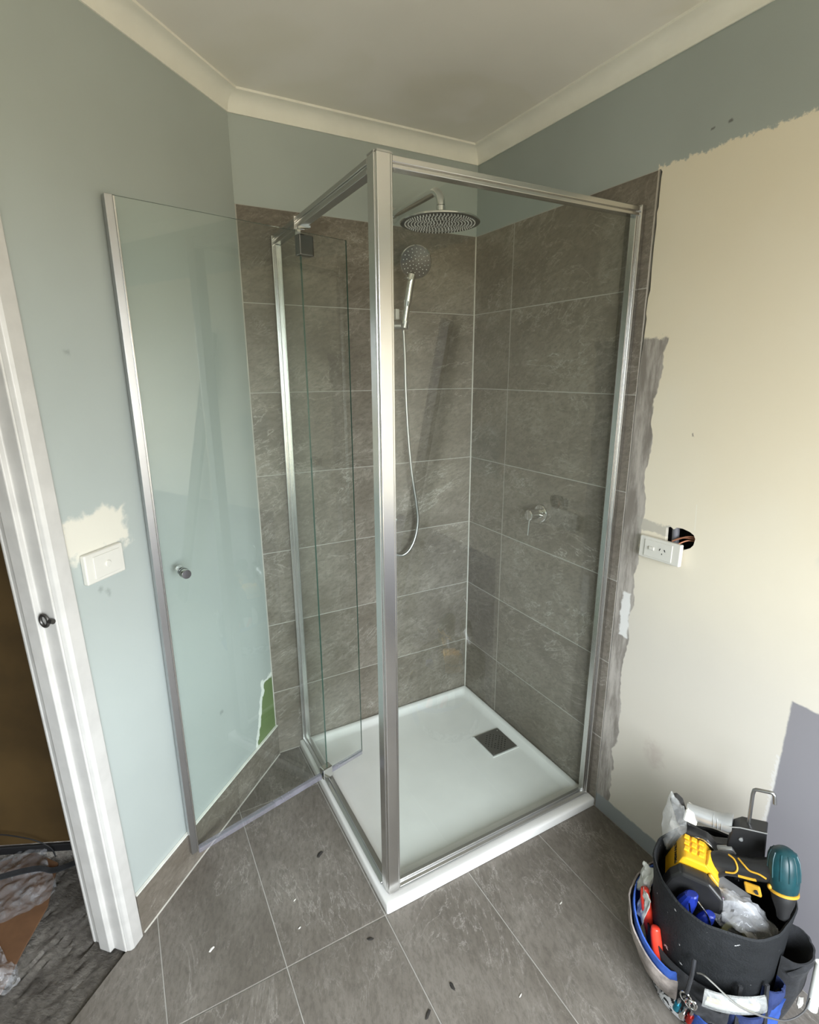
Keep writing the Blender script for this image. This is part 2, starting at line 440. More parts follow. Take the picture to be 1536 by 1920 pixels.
def catmull(pts, n=8):
    P = [V(p) for p in pts]; out = []
    for i in range(len(P) - 1):
        p0, p1, p2, p3 = P[max(i - 1, 0)], P[i], P[i + 1], P[min(i + 2, len(P) - 1)]
        for j in range(n):
            t = j / n
            out.append(.5 * ((2 * p1) + (p2 - p0) * t + (2 * p0 - 5 * p1 + 4 * p2 - p3) * t * t + (3 * p1 - p0 - 3 * p2 + p3) * t ** 3))
    out.append(P[-1]); return out

# ------------------------------------------------------------------ the room shell
XL = -.9565                                   # back wall's left corner
DIR = V(-R2, -R2, 0); NIN = V(R2, -R2, 0); WL = V(XL, 0, 0)
def L(s, inn=0., z=0.): return WL + DIR * s + NIN * inn + V(0, 0, z)
ZR = -.0117                                    # tile rows: .3*k + ZR
TOP = .3 * 7 + ZR
CB, CEIL = 2.343, 2.397
YF, XW = -3.0, -2.15
S_END = (XL - XW) / R2
D0, D1, DH = .832, 1.61, 2.06                  # doorway along the left wall

fl = MB().poly_prism([(0, 0, -.0016), (0, YF, -.0016), (XW, YF, -.0016), (XW, L(S_END)[1], -.0016), (XL, 0, -.0016)], (0, 0, -.1)).done('floor', M['grout_dark'], smooth=False)
struct(fl, 'grout bed of the tiled bathroom floor', 'floor')
ce = MB().box((XW - .1, YF - .1, CEIL), (.1, .1, CEIL + .08)).done('ceiling', M['ceiling'], smooth=False)
struct(ce, 'off-white ceiling with blotchy old paint', 'ceiling')

# right wall: plaster sheet with ragged left edge beside the tiles, and a hole behind the power point
def sheet_with_hole(outer, hole, x0, x1):
    b = bmesh.new()
    def loop(pts):
        vs = [b.verts.new((x0, y, z)) for y, z in pts]
        return [b.edges.new((vs[i], vs[(i + 1) % len(vs)])) for i in range(len(vs))]
    ed = loop(outer) + loop(hole)
    bmesh.ops.triangle_fill(b, use_beauty=True, edges=ed)
    g = bmesh.ops.extrude_face_region(b, geom=list(b.faces))
    for v in g['geom']:
        if isinstance(v, bmesh.types.BMVert): v.co.x = x1
    m = MB(); m.b.free(); m.b = b; return m
rg = random.Random(3)
outer = [(.03, TOP), (.03, CEIL + .02), (YF, CEIL + .02), (YF, -.01), (-.849, -.01)]
z = .02
while z < 1.64: outer.append((-.849, z)); z += .06
while z < TOP - .02:
    outer.append((-.852 - rg.random() * .006, z)); z += .012 + rg.random() * .035
outer += [(-.858, TOP - .008), (-.853, TOP)]
hole = [(-1.000, 1.062), (-.998, 1.112), (-1.012, 1.118), (-1.022, 1.113), (-1.028, 1.120), (-1.05, 1.122), (-1.072, 1.118), (-1.085, 1.112), (-1.091, 1.102), (-1.088, 1.083), (-1.080, 1.072), (-1.06, 1.06)]
rw = sheet_with_hole(outer, hole, .001, .013).done('wall_right', M['right_wall'], smooth=False)
struct(rw, 'right wall, pale yellow undercoat with grey adhesive smears and sage paint above', 'wall')
core = MB().box((.013, YF - .1, -.02), (.016, -1.15, CEIL + .03)).box((.013, -.97, -.02), (.016, .1, CEIL + .03)).box((.013, -1.15, -.02), (.016, -.97, 1.02)).box((.013, -1.15, 1.16), (.016, -.97, CEIL + .03)).box((.07, YF - .1, -.02), (.10, .1, CEIL + .03)).box((.016, -1.16, 1.0), (.07, -1.15, 1.18)).box((.016, -.97, 1.0), (.07, -.96, 1.18)).box((.016, -1.16, 1.0), (.07, -.96, 1.01)).box((.016, -1.16, 1.17), (.07, -.96, 1.18)).done('cavity_lining', M['cavity'], rw, smooth=False)
# grout bed and tiles of the right wall
MB().box((.0007, -.846, -.01), (.013, .03, TOP)).done('grout_bed', M['grout'], rw, smooth=False)
G = .0016
TR = 0
def wall_tile(parent, axis, a0, a1, z0, z1):
    m = MB()
    if axis == 'x': m.box((0, a0 + G, z0 + G), (.008, a1 - G, z1 - G))
    else: m.box((a0 + G, 0, z0 + G), (a1 - G, .008, z1 - G))
    return m.bevel(.0007, 1).done('tile', M['tile'], parent, smooth=False)
for r in range(7):
    z0 = max(.3 * r + ZR, 0.0); z1 = .3 * (r + 1) + ZR
    wall_tile(rw, 'x', -.2407, 0.003, z0, z1); wall_tile(rw, 'x', -.847, -.2407, z0, z1)

bw = MB().box((XL - .05, .0015, -.02), (.1, .1, TOP)).done('wall_back', M['grout'], smooth=False)
struct(bw, 'back wall with seven rows of greige stone tiles below sage paint', 'wall')
MB().box((XL - .05, .001, TOP), (.1, .1, CEIL + .03)).done('painted_plaster', M['sage'], bw, smooth=False)
for r in range(7):
    z0 = max(.3 * r + ZR, 0.0); z1 = .3 * (r + 1) + ZR
    wall_tile(bw, 'y', -.405, 0.001, z0, z1); wall_tile(bw, 'y', XL + .004, -.405, z0, z1)
MB().tube([(-.0015, -.0015, .02), (-.0015, -.0015, TOP)], .0032, 8).done('corner_silicone', M['silicone'], bw)

lw = MB().poly_prism([L(-.06), L(D0 - .028), L(D0 + .016, 0, DH + .03), L(D1 + .07, 0, DH + .03), L(D1 + .028), L(S_END + .1), L(S_END + .1, 0, CEIL + .03), L(-.06, 0, CEIL + .03)], NIN * -.10).done('wall_left', M['sage_left'], smooth=False)
struct(lw, 'angled left wall in pale sage paint with doorway', 'wall')
# skirting tiles with a white edge trim
sk = MB().poly_prism([L(-.004, .001, 0), L(.79, .001, 0), L(.79, .001, .135), L(-.004, .001, .135)], NIN * .002).done('baseboard_left', M['grout'], smooth=False)
struct(sk, 'grey stone skirting tiles along the left wall', 'baseboard')
for s0, s1 in ((-.003, .290), (.290, .778)):
    MB().poly_prism([L(s0 + G, .003, .001), L(s1 - G, .003, .001), L(s1 - G, .003, .134), L(s0 + G, .003, .134)], NIN * .008).bevel(.0007, 1).done('skirting_tile', M['tile'], sk, smooth=False)
MB().poly_prism([L(-.004, .001, .1345), L(.775, .001, .1345), L(.775, .001, .1385), L(-.004, .001, .1385)], NIN * .009).done('edge_trim', M['plaster_white'], sk, smooth=False)
MB().tube([L(0, .0115, .001), L(.772, .0115, .001)], .003, 6).done('floor_silicone', M['silicone'], sk)

# front wall (behind the camera) with the window opening, west wall
fw = MB().box((XW - .1, YF - .1, -.02), (.1, YF, WZ0)).box((XW - .1, YF - .1, WZ1), (.1, YF, CEIL + .03)).box((XW - .1, YF - .1, WZ0), (WX0, YF, WZ1)).box((WX1, YF - .1, WZ0), (.1, YF, WZ1)).done('wall_front', M['sage'], smooth=False)
struct(fw, 'sage wall behind the camera with the window', 'wall')
ww = MB().box((XW - .1, YF - .1, -.02), (XW, L(S_END)[1] - .0, CEIL + .03)).done('wall_west', M['sage'], smooth=False)
struct(ww, 'sage wall left of the camera', 'wall')
wn = MB()
t_ = .045
for a, b in (((WX0, WZ0), (WX1, WZ0 + t_)), ((WX0, WZ1 - t_), (WX1, WZ1)), ((WX0, WZ0 + t_), (WX0 + t_, WZ1 - t_)), ((WX1 - t_, WZ0 + t_), (WX1, WZ1 - t_)), (((WX0 + WX1) / 2 - .025, WZ0 + t_), ((WX0 + WX1) / 2 + .025, WZ1 - t_))):
    wn.box((a[0], YF - .055, a[1]), (b[0], YF - .01, b[1]))
wn = wn.bevel(.004, 1).done('window_1', M['gloss_white'], smooth=False)
struct(wn, 'white framed window behind the camera', 'window')

# cove cornice along the three walls
NB, NR = V(0, -1, 0), V(-1, 0, 0)
prof = [(.0, CB), (.0045, CB), (.0045, CB + .006)] + [(.0045 + .0385 * (1 - math.cos(a)), CB + .006 + .040 * math.sin(a)) for a in [math.radians(d) for d in (10, 25, 40, 55, 70, 85)]] + [(.0465, CB + .0465), (.0515, CB + .0475), (.0515, CEIL), (.0, CEIL)]
def corner(p, n1, n2, off):
    m = (n1 + n2).normalized(); return V(p) + m * (off / m.dot(n1))
def cornice(name, p0, n0, p1, n1, nm, lab):
    secs = []
    for p, n_ in ((p0, n0), (p1, n1)):
        sec = []
        for (o_, z_) in prof:
            q = corner(p, nm, n_, o_) if n_ is not None else V(p) + nm * o_
            sec.append(V(q.x, q.y, z_))
        secs.append(sec)
    o = MB().loft(secs).done(name, M['cornice'], smooth=True)
    struct(o, lab, 'cornice')
cornice('trim_1', L(S_END), None, WL, NB, NIN, 'cream cove cornice over the angled left wall')
cornice('trim_2', WL, NIN, V(0, 0, 0), NR, NB, 'cream cove cornice over the back wall')
cornice('trim_3', V(0, 0, 0), NB, V(0, YF, 0), None, NR, 'cream cove cornice over the right wall')

# bathroom floor tiles, each its own piece
FS = .2968; FX0 = -1.1609; FY0 = -.8446
FN = (-R2, R2); FD = -(V(-R2, R2, 0).dot(-WL)) + -.0   # keep NIN.(p-WL) >= 0
def floor_poly(x0, x1, y0, y1, inn):
    poly = [(x0, y0), (x1, y0), (x1, y1), (x0, y1)]
    # NIN.(p-WL) >= inn   ->  -NIN.p <= -NIN.WL - inn
    poly = clip(poly, (-NIN.x, -NIN.y), -NIN.dot(WL) - inn)
    return poly
for i in range(-4, 4):
    x0 = FX0 + FS * i; x1 = x0 + FS
    for (y0, y1) in ((FY0, -.245), (-.245, .0), (FY0 - .6, FY0), (FY0 - 1.2, FY0 - .6), (FY0 - 1.8, FY0 - 1.2), (FY0 - 2.2, FY0 - 1.8)):
        a0, a1, b0, b1 = max(x0, XW) + .0015, min(x1, -.001) - .0015, max(y0, YF) + .0015, min(y1, -.001) - .0015
        if a1 - a0 < .02 or b1 - b0 < .02: continue
        if a0 > -.86 and b0 > -.85: continue                 # wholly under the tray
        poly = floor_poly(a0, a1, b0, b1, .0)
        if len(poly) < 3: continue
        MB().poly_prism([(x, y, -.009) for x, y in poly], (0, 0, .009)).bevel(.0007, 1).done('floor_tile', M['floor_tile'], fl, smooth=False)

# ------------------------------------------------------------------ doorway: lining, stop, architrave, strike ring
dr = MB()
def jamb_prof(z0, z1, s0, sgn):
    # plan outline of the lining with rebate and stop
    P = [(0, .004), (0, -.036), (.013, -.037), (.013, -.074), (0, -.075), (0, -.112), (-.03, -.112), (-.03, .004)]
    return [L(s0 + sgn * a, b, z0) for a, b in P]
dr.poly_prism(jamb_prof(0.001, 0, D0, 1), (0, 0, DH)).poly_prism(jamb_prof(0.001, 0, D1, -1), (0, 0, DH))
dr.poly_prism([L(D0 - .01, .004, DH), L(D1 + .01, .004, DH), L(D1 + .01, -.112, DH), L(D0 - .01, -.112, DH)], (0, 0, .03))
door = dr.bevel(.0025, 2).done('door_1', M['gloss_white'], smooth=True)
struct(door, 'white painted door lining of the open doorway at the left', 'door frame')
P = [(0, .001), (-.050, .001), (-.050, .012), (-.046, .0165), (-.012, .018), (-.004, .014), (0, .006)]
for s0, sg in ((D0 - .004, 1), (D1 + .004, -1)):
    MB().poly_prism([L(s0 + sg * a, b, .001) for a, b in P], (0, 0, DH + .05)).bevel(.002, 2).done('architrave', M['gloss_white'], door)
MB().poly_prism([L(D0, .001, DH), L(D1, .001, DH), L(D1, .018, DH), L(D0, .018, DH)], (0, 0, .052)).bevel(.002, 2).done('architrave', M['gloss_white'], door)
for s0, sg in ((D0 + .002, 1), (D1 - .002, -1)):              # hall side
    MB().poly_prism([L(s0 + sg * a, -.100 - b, .001) for a, b in P], (0, 0, DH + .05)).bevel(.002, 2).done('architrave', M['gloss_white'], door)
rb = MB(); c0 = L(D0 + .006, -.020, 1.02); ring = []
for j in range(25):
    a = 2 * math.pi * j / 24; ring.append(c0 + NIN * (math.cos(a) * .011) + V(0, 0, math.sin(a) * .014) + DIR * .002)
rb.tube(ring, .0038, 8, caps=False).tube([c0 + NIN * .010, c0 + NIN * .024], .006, 10)
rbo = rb.done('strike_ring', M['dark_metal'], door); rbo['label'] = 'dark metal ring catch on the door lining'

for o in [door] + list(door.children):                       # the old frame leans slightly
    for v in o.data.vertices: v.co += DIR * (.022 * v.co.z)

# ------------------------------------------------------------------ hall beyond the doorway
hf = MB().poly_prism([L(-.9, -.002, -.03), L(2.6, -.002, -.03), L(2.6, -1.8, -.03), L(-.9, -1.8, -.03)], (0, 0, -.08)).done('floor_hall', M['cavity'], smooth=False)
struct(hf, 'dark bed under the slate tiles of the hallway', 'floor')
for i in range(4):
    for j in range(2):
        s0, i0 = -1.32 + i * 1.2, -.006 - j * .9
        P = [L(s0 + .004, i0), L(s0 + 1.196, i0), L(s0 + 1.196, i0 - .892), L(s0 + .004, i0 - .892)]
        def hfn(u, v, P=P):
            q = P[0].lerp(P[1], u).lerp(P[3].lerp(P[2], u), v)
            edge = min(u, 1 - u, v, 1 - v)
            h = (1 - abs(mnoise.fractal(V((q.x + q.y) * 9, (q.y - q.x) * 30, 1.3), .75, 2.2, 6))) * .011 - .011
            return V(q.x, q.y, -.012 + h * min(1, edge * 12))
        m = MB().grid(120, 100, hfn)
        MB_top = m.done('slate_tile', M['slate'], hf)
        MB_top.data.flip_normals() if MB_top.data.polygons[0].normal.z < 0 else None
hw = MB().poly_prism([L(-.9, -.105, -.05), L(-.9, -1.8, -.05), L(-.94, -1.8, -.05), L(-.94, -.105, -.05)], (0, 0, 2.6)).poly_prism([L(-.9, -1.8, -.05), L(2.6, -1.8, -.05), L(2.6, -1.84, -.05), L(-.9, -1.84, -.05)], (0, 0, 2.6)).poly_prism([L(2.6, .05, -.05), L(2.6, -1.8, -.05), L(2.64, -1.8, -.05), L(2.64, .05, -.05)], (0, 0, 2.6)).poly_prism([L(S_END + .1, .05, -.05), L(2.64, .05, -.05), L(2.64, .01, -.05), L(S_END + .1, .01, -.05)], (0, 0, 2.6)).done('wall_hall', M['hall_paint'], smooth=False)
struct(hw, 'dim hallway walls beyond the doorway', 'wall')
hc = MB().poly_prism([L(-.94, -.05, 2.45), L(2.64, -.05, 2.45), L(2.64, -1.84, 2.45), L(-.94, -1.84, 2.45)], (0, 0, .05)).done('ceiling_hall', M['hall_paint'], smooth=False)
struct(hc, 'dim hallway ceiling', 'ceiling')
ha, hb = V(-1.904, -.028, 0), V(-1.677, -.130, 0); hd = (hb - ha).normalized(); hn = V(hd.y, -hd.x, 0)
if hn.dot(cam.location if False else V(-1.387, -1.959, 0) - ha) < 0: hn = -hn
p0, p1 = ha - hd * .55, hb + hd * .22
pt = thing('brown_panel', 'tall dark brown board standing upright in the dark hallway', 'panel', tuple((p0 + p1) / 2))
MB().poly_prism([p0 + V(0, 0, .03), p1 + V(0, 0, .03), p1 + V(0, 0, 1.95), p0 + V(0, 0, 1.95)], hn * -.03).bevel(.003, 1).done('board', M['brown'], pt, smooth=False)
MB().poly_prism([p0 + V(0, 0, .002), p1 + V(0, 0, .002), p1 + V(0, 0, .032), p0 + V(0, 0, .032)], hn * .012).bevel(.003, 1).done('bottom_rail', M['rubber'], pt, smooth=False)['label'] = 'black bottom rail'
loop_ = catmull([ha + hn * .03 + V(-.10, 0, .08), ha + hn * .03 + V(.0, 0, .104), ha.lerp(hb, .45) + hn * .03 + V(0, 0, .085), ha.lerp(hb, .72) + hn * .03 + V(0, 0, .045), ha.lerp(hb, .8) + hn * .035 + V(0, 0, .006)], 8)
tag(at_base(MB().tube(loop_, .0022, 6).done('thin_cable', M['rubber'])), 'thin dark cable arching in front of the brown hallway board', 'cable')
cb = MB().poly_prism([(-1.93, -.075, .002), (-1.80, -.088, .002), (-1.728, -.175, .002), (-1.745, -.33, .002), (-1.79, -.44, .002), (-1.83, -.55, .002), (-2.05, -.62, .002), (-2.15, -.20, .002)], (0, 0, .006)).done('cardboard_sheet', M['cardboard'], smooth=False)
tag(at_base(cb), 'flat brown cardboard sheet on the slate hallway floor', 'cardboard')
def crump(cx, cy, wx, wy, rot, amp, seed, name, label, outline, zb):
    rr = Matrix.Rotation(rot, 3, 'Z')
    def fn(u, v):
        a, b = u - .5, v - .5
        k_ = 1 + .16 * mnoise.noise(V(math.atan2(b, a) * 1.5, seed, 0)) if outline else 1
        q = rr @ V(a * wx * k_, b * wy * k_, 0)
        h = abs(mnoise.fractal(V(q.x * 14 + seed, q.y * 14, seed), .9, 2.2, 5)) * amp
        return V(cx + q.x, cy + q.y, zb + h)
    o = MB().grid(44, 44, fn).done(name, M['hall_film'])
    return tag(at_base(o), label, 'plastic sheet')
crump(-1.915, -.225, .34, .25, .25, .022, 2.3, 'plastic_sheet', 'crumpled clear plastic sheet lying on the cardboard in the hallway', True, .011)
crump(-1.92, -.53, .22, .17, .5, .045, 7.7, 'plastic_sheet', 'second crumpled plastic sheet at the left edge, nearer the camera', True, .011)
st = MB()
sp = catmull([(-2.0, -.225, .07), (-1.88, -.212, .065), (-1.78, -.208, .045), (-1.735, -.205, .012), (-1.66, -.195, .004)], 8)
secs = [[p + V(0, -.011, -.001), p + V(0, .011, -.001), p + V(0, .011, .002), p + V(0, -.011, .002)] for p in sp]
tag(at_base(st.loft(secs).done('dark_strap', M['canvas'], smooth=False)), 'dark webbing strap across the plastic sheet in the hallway', 'strap')

# ------------------------------------------------------------------ shower tray and drain
TX, TY, TH = -.859, -.847, .0336
tray = thing('shower_tray', 'low square white acrylic shower tray in the tiled corner', 'shower tray', (TX / 2, TY / 2, 0))
def ringpts(x0, x1, y0, y1, z, r, n=5):
    out = []
    for cx, cy, a0 in ((x1 - r, y1 - r, 0), (x0 + r, y1 - r, 90), (x0 + r, y0 + r, 180), (x1 - r, y0 + r, 270)):
        for j in range(n + 1):
            a = math.radians(a0 + 90 * j / n); out.append(V(cx + r * math.cos(a), cy + r * math.sin(a), z))
    return out
o_ = .001
secs = [ringpts(TX, -o_, TY, -o_, .0015, .006), ringpts(TX, -o_, TY, -o_, TH - .007, .006), ringpts(TX + .0015, -o_ - .0015, TY + .0015, -o_ - .0015, TH - .003, .006), ringpts(TX + .005, -o_ - .005, TY + .005, -o_ - .005, TH - .0005, .006),
        ringpts(TX + .012, -.010, TY + .012, -.010, TH, .006), ringpts(TX + .040, -.020, TY + .040, -.020, TH - .001, .010), ringpts(TX + .046, -.026, TY + .046, -.026, TH - .006, .014),
        ringpts(TX + .056, -.036, TY + .056, -.036, .0155, .02), ringpts(TX + .075, -.055, TY + .075, -.055, .0115, .03), ringpts(TX + .2, -.2, TY + .2, -.2, .0105, .05)]
MB().loft(secs).done('tray_body', M['acrylic'], tray)
dx0, dx1, dy0, dy1 = -.180, -.055, -.470, -.336
dg = MB().poly_prism([(dx0 - .006, dy0 - .006, .0118), (dx1 + .006, dy0 - .006, .0118), (dx1 + .006, dy1 + .006, .0118), (dx0 - .006, dy1 + .006, .0118)], (0, 0, .0025)).bevel(.001, 1).done('drain_surround', M['acrylic'], tray, smooth=False)
dt = thing('floor_drain', 'square dark steel drain grate set in the white shower tray', 'drain', ((dx0 + dx1) / 2, (dy0 + dy1) / 2, .0143))
def perforated(x0, x1, y0, y1, nx, ny, z, hr, keep):
    m = MB(); cx, cy = (x1 - x0) / nx, (y1 - y0) / ny
    for i in range(nx):
        for j in range(ny):
            a0, b0 = x0 + i * cx, y0 + j * cy; c = V(a0 + cx / 2, b0 + cy / 2, z)
            sq = [V(a0, b0, z), V(a0 + cx / 2, b0, z), V(a0 + cx, b0, z), V(a0 + cx, b0 + cy / 2, z), V(a0 + cx, b0 + cy, z), V(a0 + cx / 2, b0 + cy, z), V(a0, b0 + cy, z), V(a0, b0 + cy / 2, z)]
            vs = [m.b.verts.new(p) for p in sq]
            if not keep(i, j): m.b.faces.new(vs); continue
            hs = []; lo_ = []
            for p in sq:
                d = (p - c).normalized() * hr; hs.append(m.b.verts.new(c + d)); lo_.append(m.b.verts.new(c + d + V(0, 0, -.002)))
            for t in range(8):
                m.b.faces.new((vs[t], vs[(t + 1) % 8], hs[(t + 1) % 8], hs[t])); m.b.faces.new((hs[t], hs[(t + 1) % 8], lo_[(t + 1) % 8], lo_[t]))
    bmesh.ops.remove_doubles(m.b, verts=m.b.verts, dist=1e-5)
    return m
def keep(i, j):
    r = math.hypot(i - 6, j - 6); return r < 5.2 and (i + j) % 2 == 0 and r > .9
perforated(dx0 + .004, dx1 - .004, dy0 + .004, dy1 - .004, 13, 13, .0172, .0034, keep).done('grate_plate', M['steel'], dt, smooth=False)
MB().box((dx0 + .001, dy0 + .001, .0143), (dx1 - .001, dy1 - .001, .0149)).done('sump_plate', M['rubber'], dt, smooth=False)
fr_ = MB()
for lo_, hi_ in (((dx0, dy0), (dx1, dy0 + .004)), ((dx0, dy1 - .004), (dx1, dy1)), ((dx0, dy0 + .004), (dx0 + .004, dy1 - .004)), ((dx1 - .004, dy0 + .004), (dx1, dy1 - .004))):
    fr_.box((*lo_, .0143), (*hi_, .0178))
fr_.done('grate_frame', M['steel'], dt, smooth=False)
for sx_, sy_ in ((dx0 + .010, dy0 + .010), (dx0 + .010, dy1 - .012), (dx1 - .012, dy1 - .012)):
    MB().lathe([(0, .0), (.0032, .0), (.0032, .0008), (0, .0012)], (sx_, sy_, .0172), seg=12).done('screw', M['chrome'], dt)

# ------------------------------------------------------------------ shower screen frame (fixed parts)
ZB, ZT = TH + .0005, 2.005
scr = thing('shower_screen', 'bright aluminium framed corner shower screen with clear fixed panes', 'shower screen', (-.82, -.80, ZB))
def bar(name, lo, hi, mat='alu', bev=.002, par=None):
    return MB().box(lo, hi).bevel(bev, 2).done(name, M[mat], par or scr)
PX0, PX1, PY0, PY1 = -.839, -.7985, -.8185, -.776
# corner post with stepped profile
pp = [(PX0 + .002, PY0), (PX1 - .006, PY0), (PX1 - .006, PY0 + .003), (PX1, PY0 + .003), (PX1, PY1), (PX0 - .002, PY1), (PX0 - .002, PY0 + .010), (PX0 + .003, PY0 + .009), (PX0 + .003, PY0 + .006), (PX0, PY0 + .005)]
MB().poly_prism([(x, y, ZB) for x, y in pp], (0, 0, ZT - ZB)).bevel(.0018, 2).done('corner_post', M['alu'], scr)
MB().poly_prism([(x * .98 - .0164, y * .98 - .0159, ZT) for x, y in pp], (0, 0, .004)).done('post_cap', M['alu_dull_shaded'], scr)
YG, XG = -.799, -.829                                         # planes of the two sides' glass
def rail(name, p0, p1, h0, h1, w, mat='alu'):
    d = (V(p1) - V(p0)); a = V(-d.y, d.x, 0).normalized()
    secs = []
    P = [(-w, h0), (-w, h0 + .008), (-w * .55, h0 + .009), (-w * .55, h1 - .013), (-w, h1 - .012), (-w, h1), (w, h1), (w, h0)]
    for p in (p0, p1): secs.append([V(p[0], p[1], 0) + a * q + V(0, 0, z_) for q, z_ in P])
    return MB().loft(secs).bevel(.0012, 1).done(name, M[mat], scr)
rail('top_rail', (PX1, YG - .002, 0), (-.0165, YG - .002, 0), 1.980, 2.004, .0135)
rail('top_rail', (XG, -.014, 0), (XG, PY1, 0), 1.972, 2.003, .0125, 'alu_dull_shaded')  # same metal as the front rail, its darker reflection painted in by colour
# sill rails
def sill(p0, p1, mat='alu_dull_shaded'):
    d = (V(p1) - V(p0)); a = V(-d.y, d.x, 0).normalized(); secs = []
    P = [(-.016, 0), (-.016, .006), (-.006, .009), (-.006, .019), (.006, .019), (.006, .009), (.016, .006), (.016, 0)]
    for p in (p0, p1): secs.append([V(p[0], p[1], ZB) + a * q + V(0, 0, z_) for q, z_ in P])
    return MB().loft(secs).bevel(.0008, 1).done('sill_rail', M[mat], scr)
sill((PX1, YG, 0), (-.018, YG, 0)); sill((XG, -.016, 0), (XG, PY1, 0))
# wall channels
bar('wall_channel', (-.018, YG - .020, ZB), (-.0005, YG + .018, 2.008), 'alu')
bar('wall_channel_insert', (-.031, YG - .013, ZB), (-.018, YG + .008, 1.981), 'alu')
bar('wall_channel', (XG - .018, -.016, ZB), (XG + .016, -.0005, 2.003), 'alu')
bar('wall_channel_insert', (XG - .010, -.034, ZB), (XG + .010, -.016, 1.972), 'alu')
def pane(name, c0, c1, z0, z1, nrm, th, par):
    n_ = V(nrm).normalized() * th
    pts = [V(c0[0], c0[1], z0), V(c1[0], c1[1], z0), V(c1[0], c1[1], z1), V(c0[0], c0[1], z1)]
    nn_ = V(nrm).normalized()
    return MB().poly_prism([p - n_ / 2 for p in pts], n_).done(name, None, par, smooth=False, mats=[M['glass'], M['glass_edge']], matfn=lambda f: 0 if abs(f.normal.dot(nn_)) > .9 else 1)
pane('glass_pane', (PX1 - .003, YG), (-.0285, YG), ZB + .017, 1.984, (0, -1, 0), .005, scr)
pane('glass_pane', (XG, -.031), (XG, -.262), ZB + .017, 1.976, (-1, 0, 0), .005, scr)

# ------------------------------------------------------------------ pivot door standing open
DA, DB = V(-1.333, -.412, 0), V(-.673, -.2437, 0)
dd = (DB - DA).normalized(); dn = V(dd.y, -dd.x, 0)
if dn.y > 0: dn = -dn
def DP(s, o=0., z=0.): return DA + dd * s + dn * o + V(0, 0, z)
LEN = (DB - DA).length; PS = .505; Z0, Z1 = .074, 1.960
pd = thing('shower_door', 'frameless clear glass pivot shower door standing wide open', 'shower door', tuple(DP(PS)), 0)
pane('glass_pane', DP(.004), DP(LEN), Z0, Z1, dn, .006, pd)
def strip(name, s0, s1, o0, o1, z0, z1, mat, bev=.001):
    m = MB().poly_prism([DP(s0, o0, z0), DP(s1, o0, z0), DP(s1, o1, z0), DP(s0, o1, z0)], (0, 0, z1 - z0))
    if bev: m.bevel(bev, 2)
    return m.done(name, M[mat], pd)
strip('edge_channel', -.010, .008, -.016, .0065, Z0 - .004, Z1, 'grey_alu')
strip('edge_seal', .008, .013, -.007, .007, Z0 - .002, Z1 - .002, 'alu')
strip('bottom_seal', .012, PS - .022, -.005, .009, Z0 - .012, Z0 + .010, 'seal', .002)
strip('bottom_seal', PS + .022, LEN - .002, -.005, .005, Z0 - .012, Z0 + .008, 'seal', .002)
strip('pivot_block', PS - .004, PS + .046, -.013, .015, Z1 - .066, Z1 - .008, 'chrome_mirroring_dark', .004)
strip('pivot_block', PS - .018, PS + .022, -.013, .016, Z0 - .016, Z0 + .030, 'chrome', .003)
strip('pivot_pin', PS - .004, PS + .008, -.005, .005, Z1 - .010, Z1 + .006, 'chrome', 0)
strip('pivot_foot', PS - .006, PS + .012, -.005, .009, .0535, Z0 - .015, 'chrome', .001)
# through-glass knob
kn = MB().lathe([(0, .0), (.0135, .0), (.0135, .024), (.0125, .026), (0, .026)], DP(.067, .004, 1.011), dn, 24).lathe([(0, .0), (.0125, .0), (.0125, .024), (0, .024)], DP(.067, -.004, 1.011), -dn, 24).done('knob', M['chrome'], pd)
MB().lathe([(.0128, .006), (.0140, .006), (.0140, .0105), (.0128, .0105)], DP(.067, .004, 1.011), dn, 24).done('knob_ring', M['rubber'], kn)
# rail clips by the pivot
bar('rail_bracket', (XG - .017, -.268, 1.970), (XG + .015, -.262, 2.005), 'chrome', .001)
MB().poly_prism([(XG - .016, -.300, 1.966), (XG + .016, -.318, 1.966), (XG + .016, -.286, 1.966)], (0, 0, .006)).done('rail_bracket', M['chrome'], scr, smooth=False)

# ------------------------------------------------------------------ shower set
SX = -.385
ss = thing('rail_shower', 'chrome shower rail with swan-neck arm and round overhead shower', 'shower', (SX, -.055, .9))
arm = [(SX, -.055, .92), (SX, -.055, 2.06)] + [(SX, -.055 - .045 * (1 - math.cos(a)), 2.075 + .045 * math.sin(a)) for a in [math.radians(d) for d in (0, 22, 45, 67, 90)]]
arm = [(SX, -.0, 2.120), (SX, -.30, 2.120)] + [(SX, -.30 - .045 * math.sin(a), 2.075 + .045 * math.cos(a)) for a in [math.radians(d) for d in (15, 30, 45, 60, 75, 90)]] + [(SX, -.345, 2.072)]
MB().tube(arm, .0135, 18).done('shower_arm', M['chrome'], ss)
MB().lathe([(0, 0), (.027, 0), (.027, .006), (.012, .008)], (SX, -.0005, 2.12), (0, -1, 0), 28).done('wall_flange', M['chrome'], ss)
MB().lathe([(.0135, 0), (.0148, .001), (.0148, .018), (.0135, .019)], (SX, -.345, 2.052), seg=24).done('swivel_nut', M['chrome'], ss)
HC = V(SX - .003, -.345, 2.024)
oh = MB().lathe([(0, .020), (.012, .020), (.014, .006), (.05, .0045), (.125, .002), (.129, -.001), (.129, -.004), (.126, -.005)], HC, seg=64).done('overhead_shower', M['chrome'], ss)
MB().lathe([(.1265, -.0045), (.125, -.005), (0, -.005)], HC, seg=64).done('spray_plate', M['faceplate'], oh)
nz_ = MB()
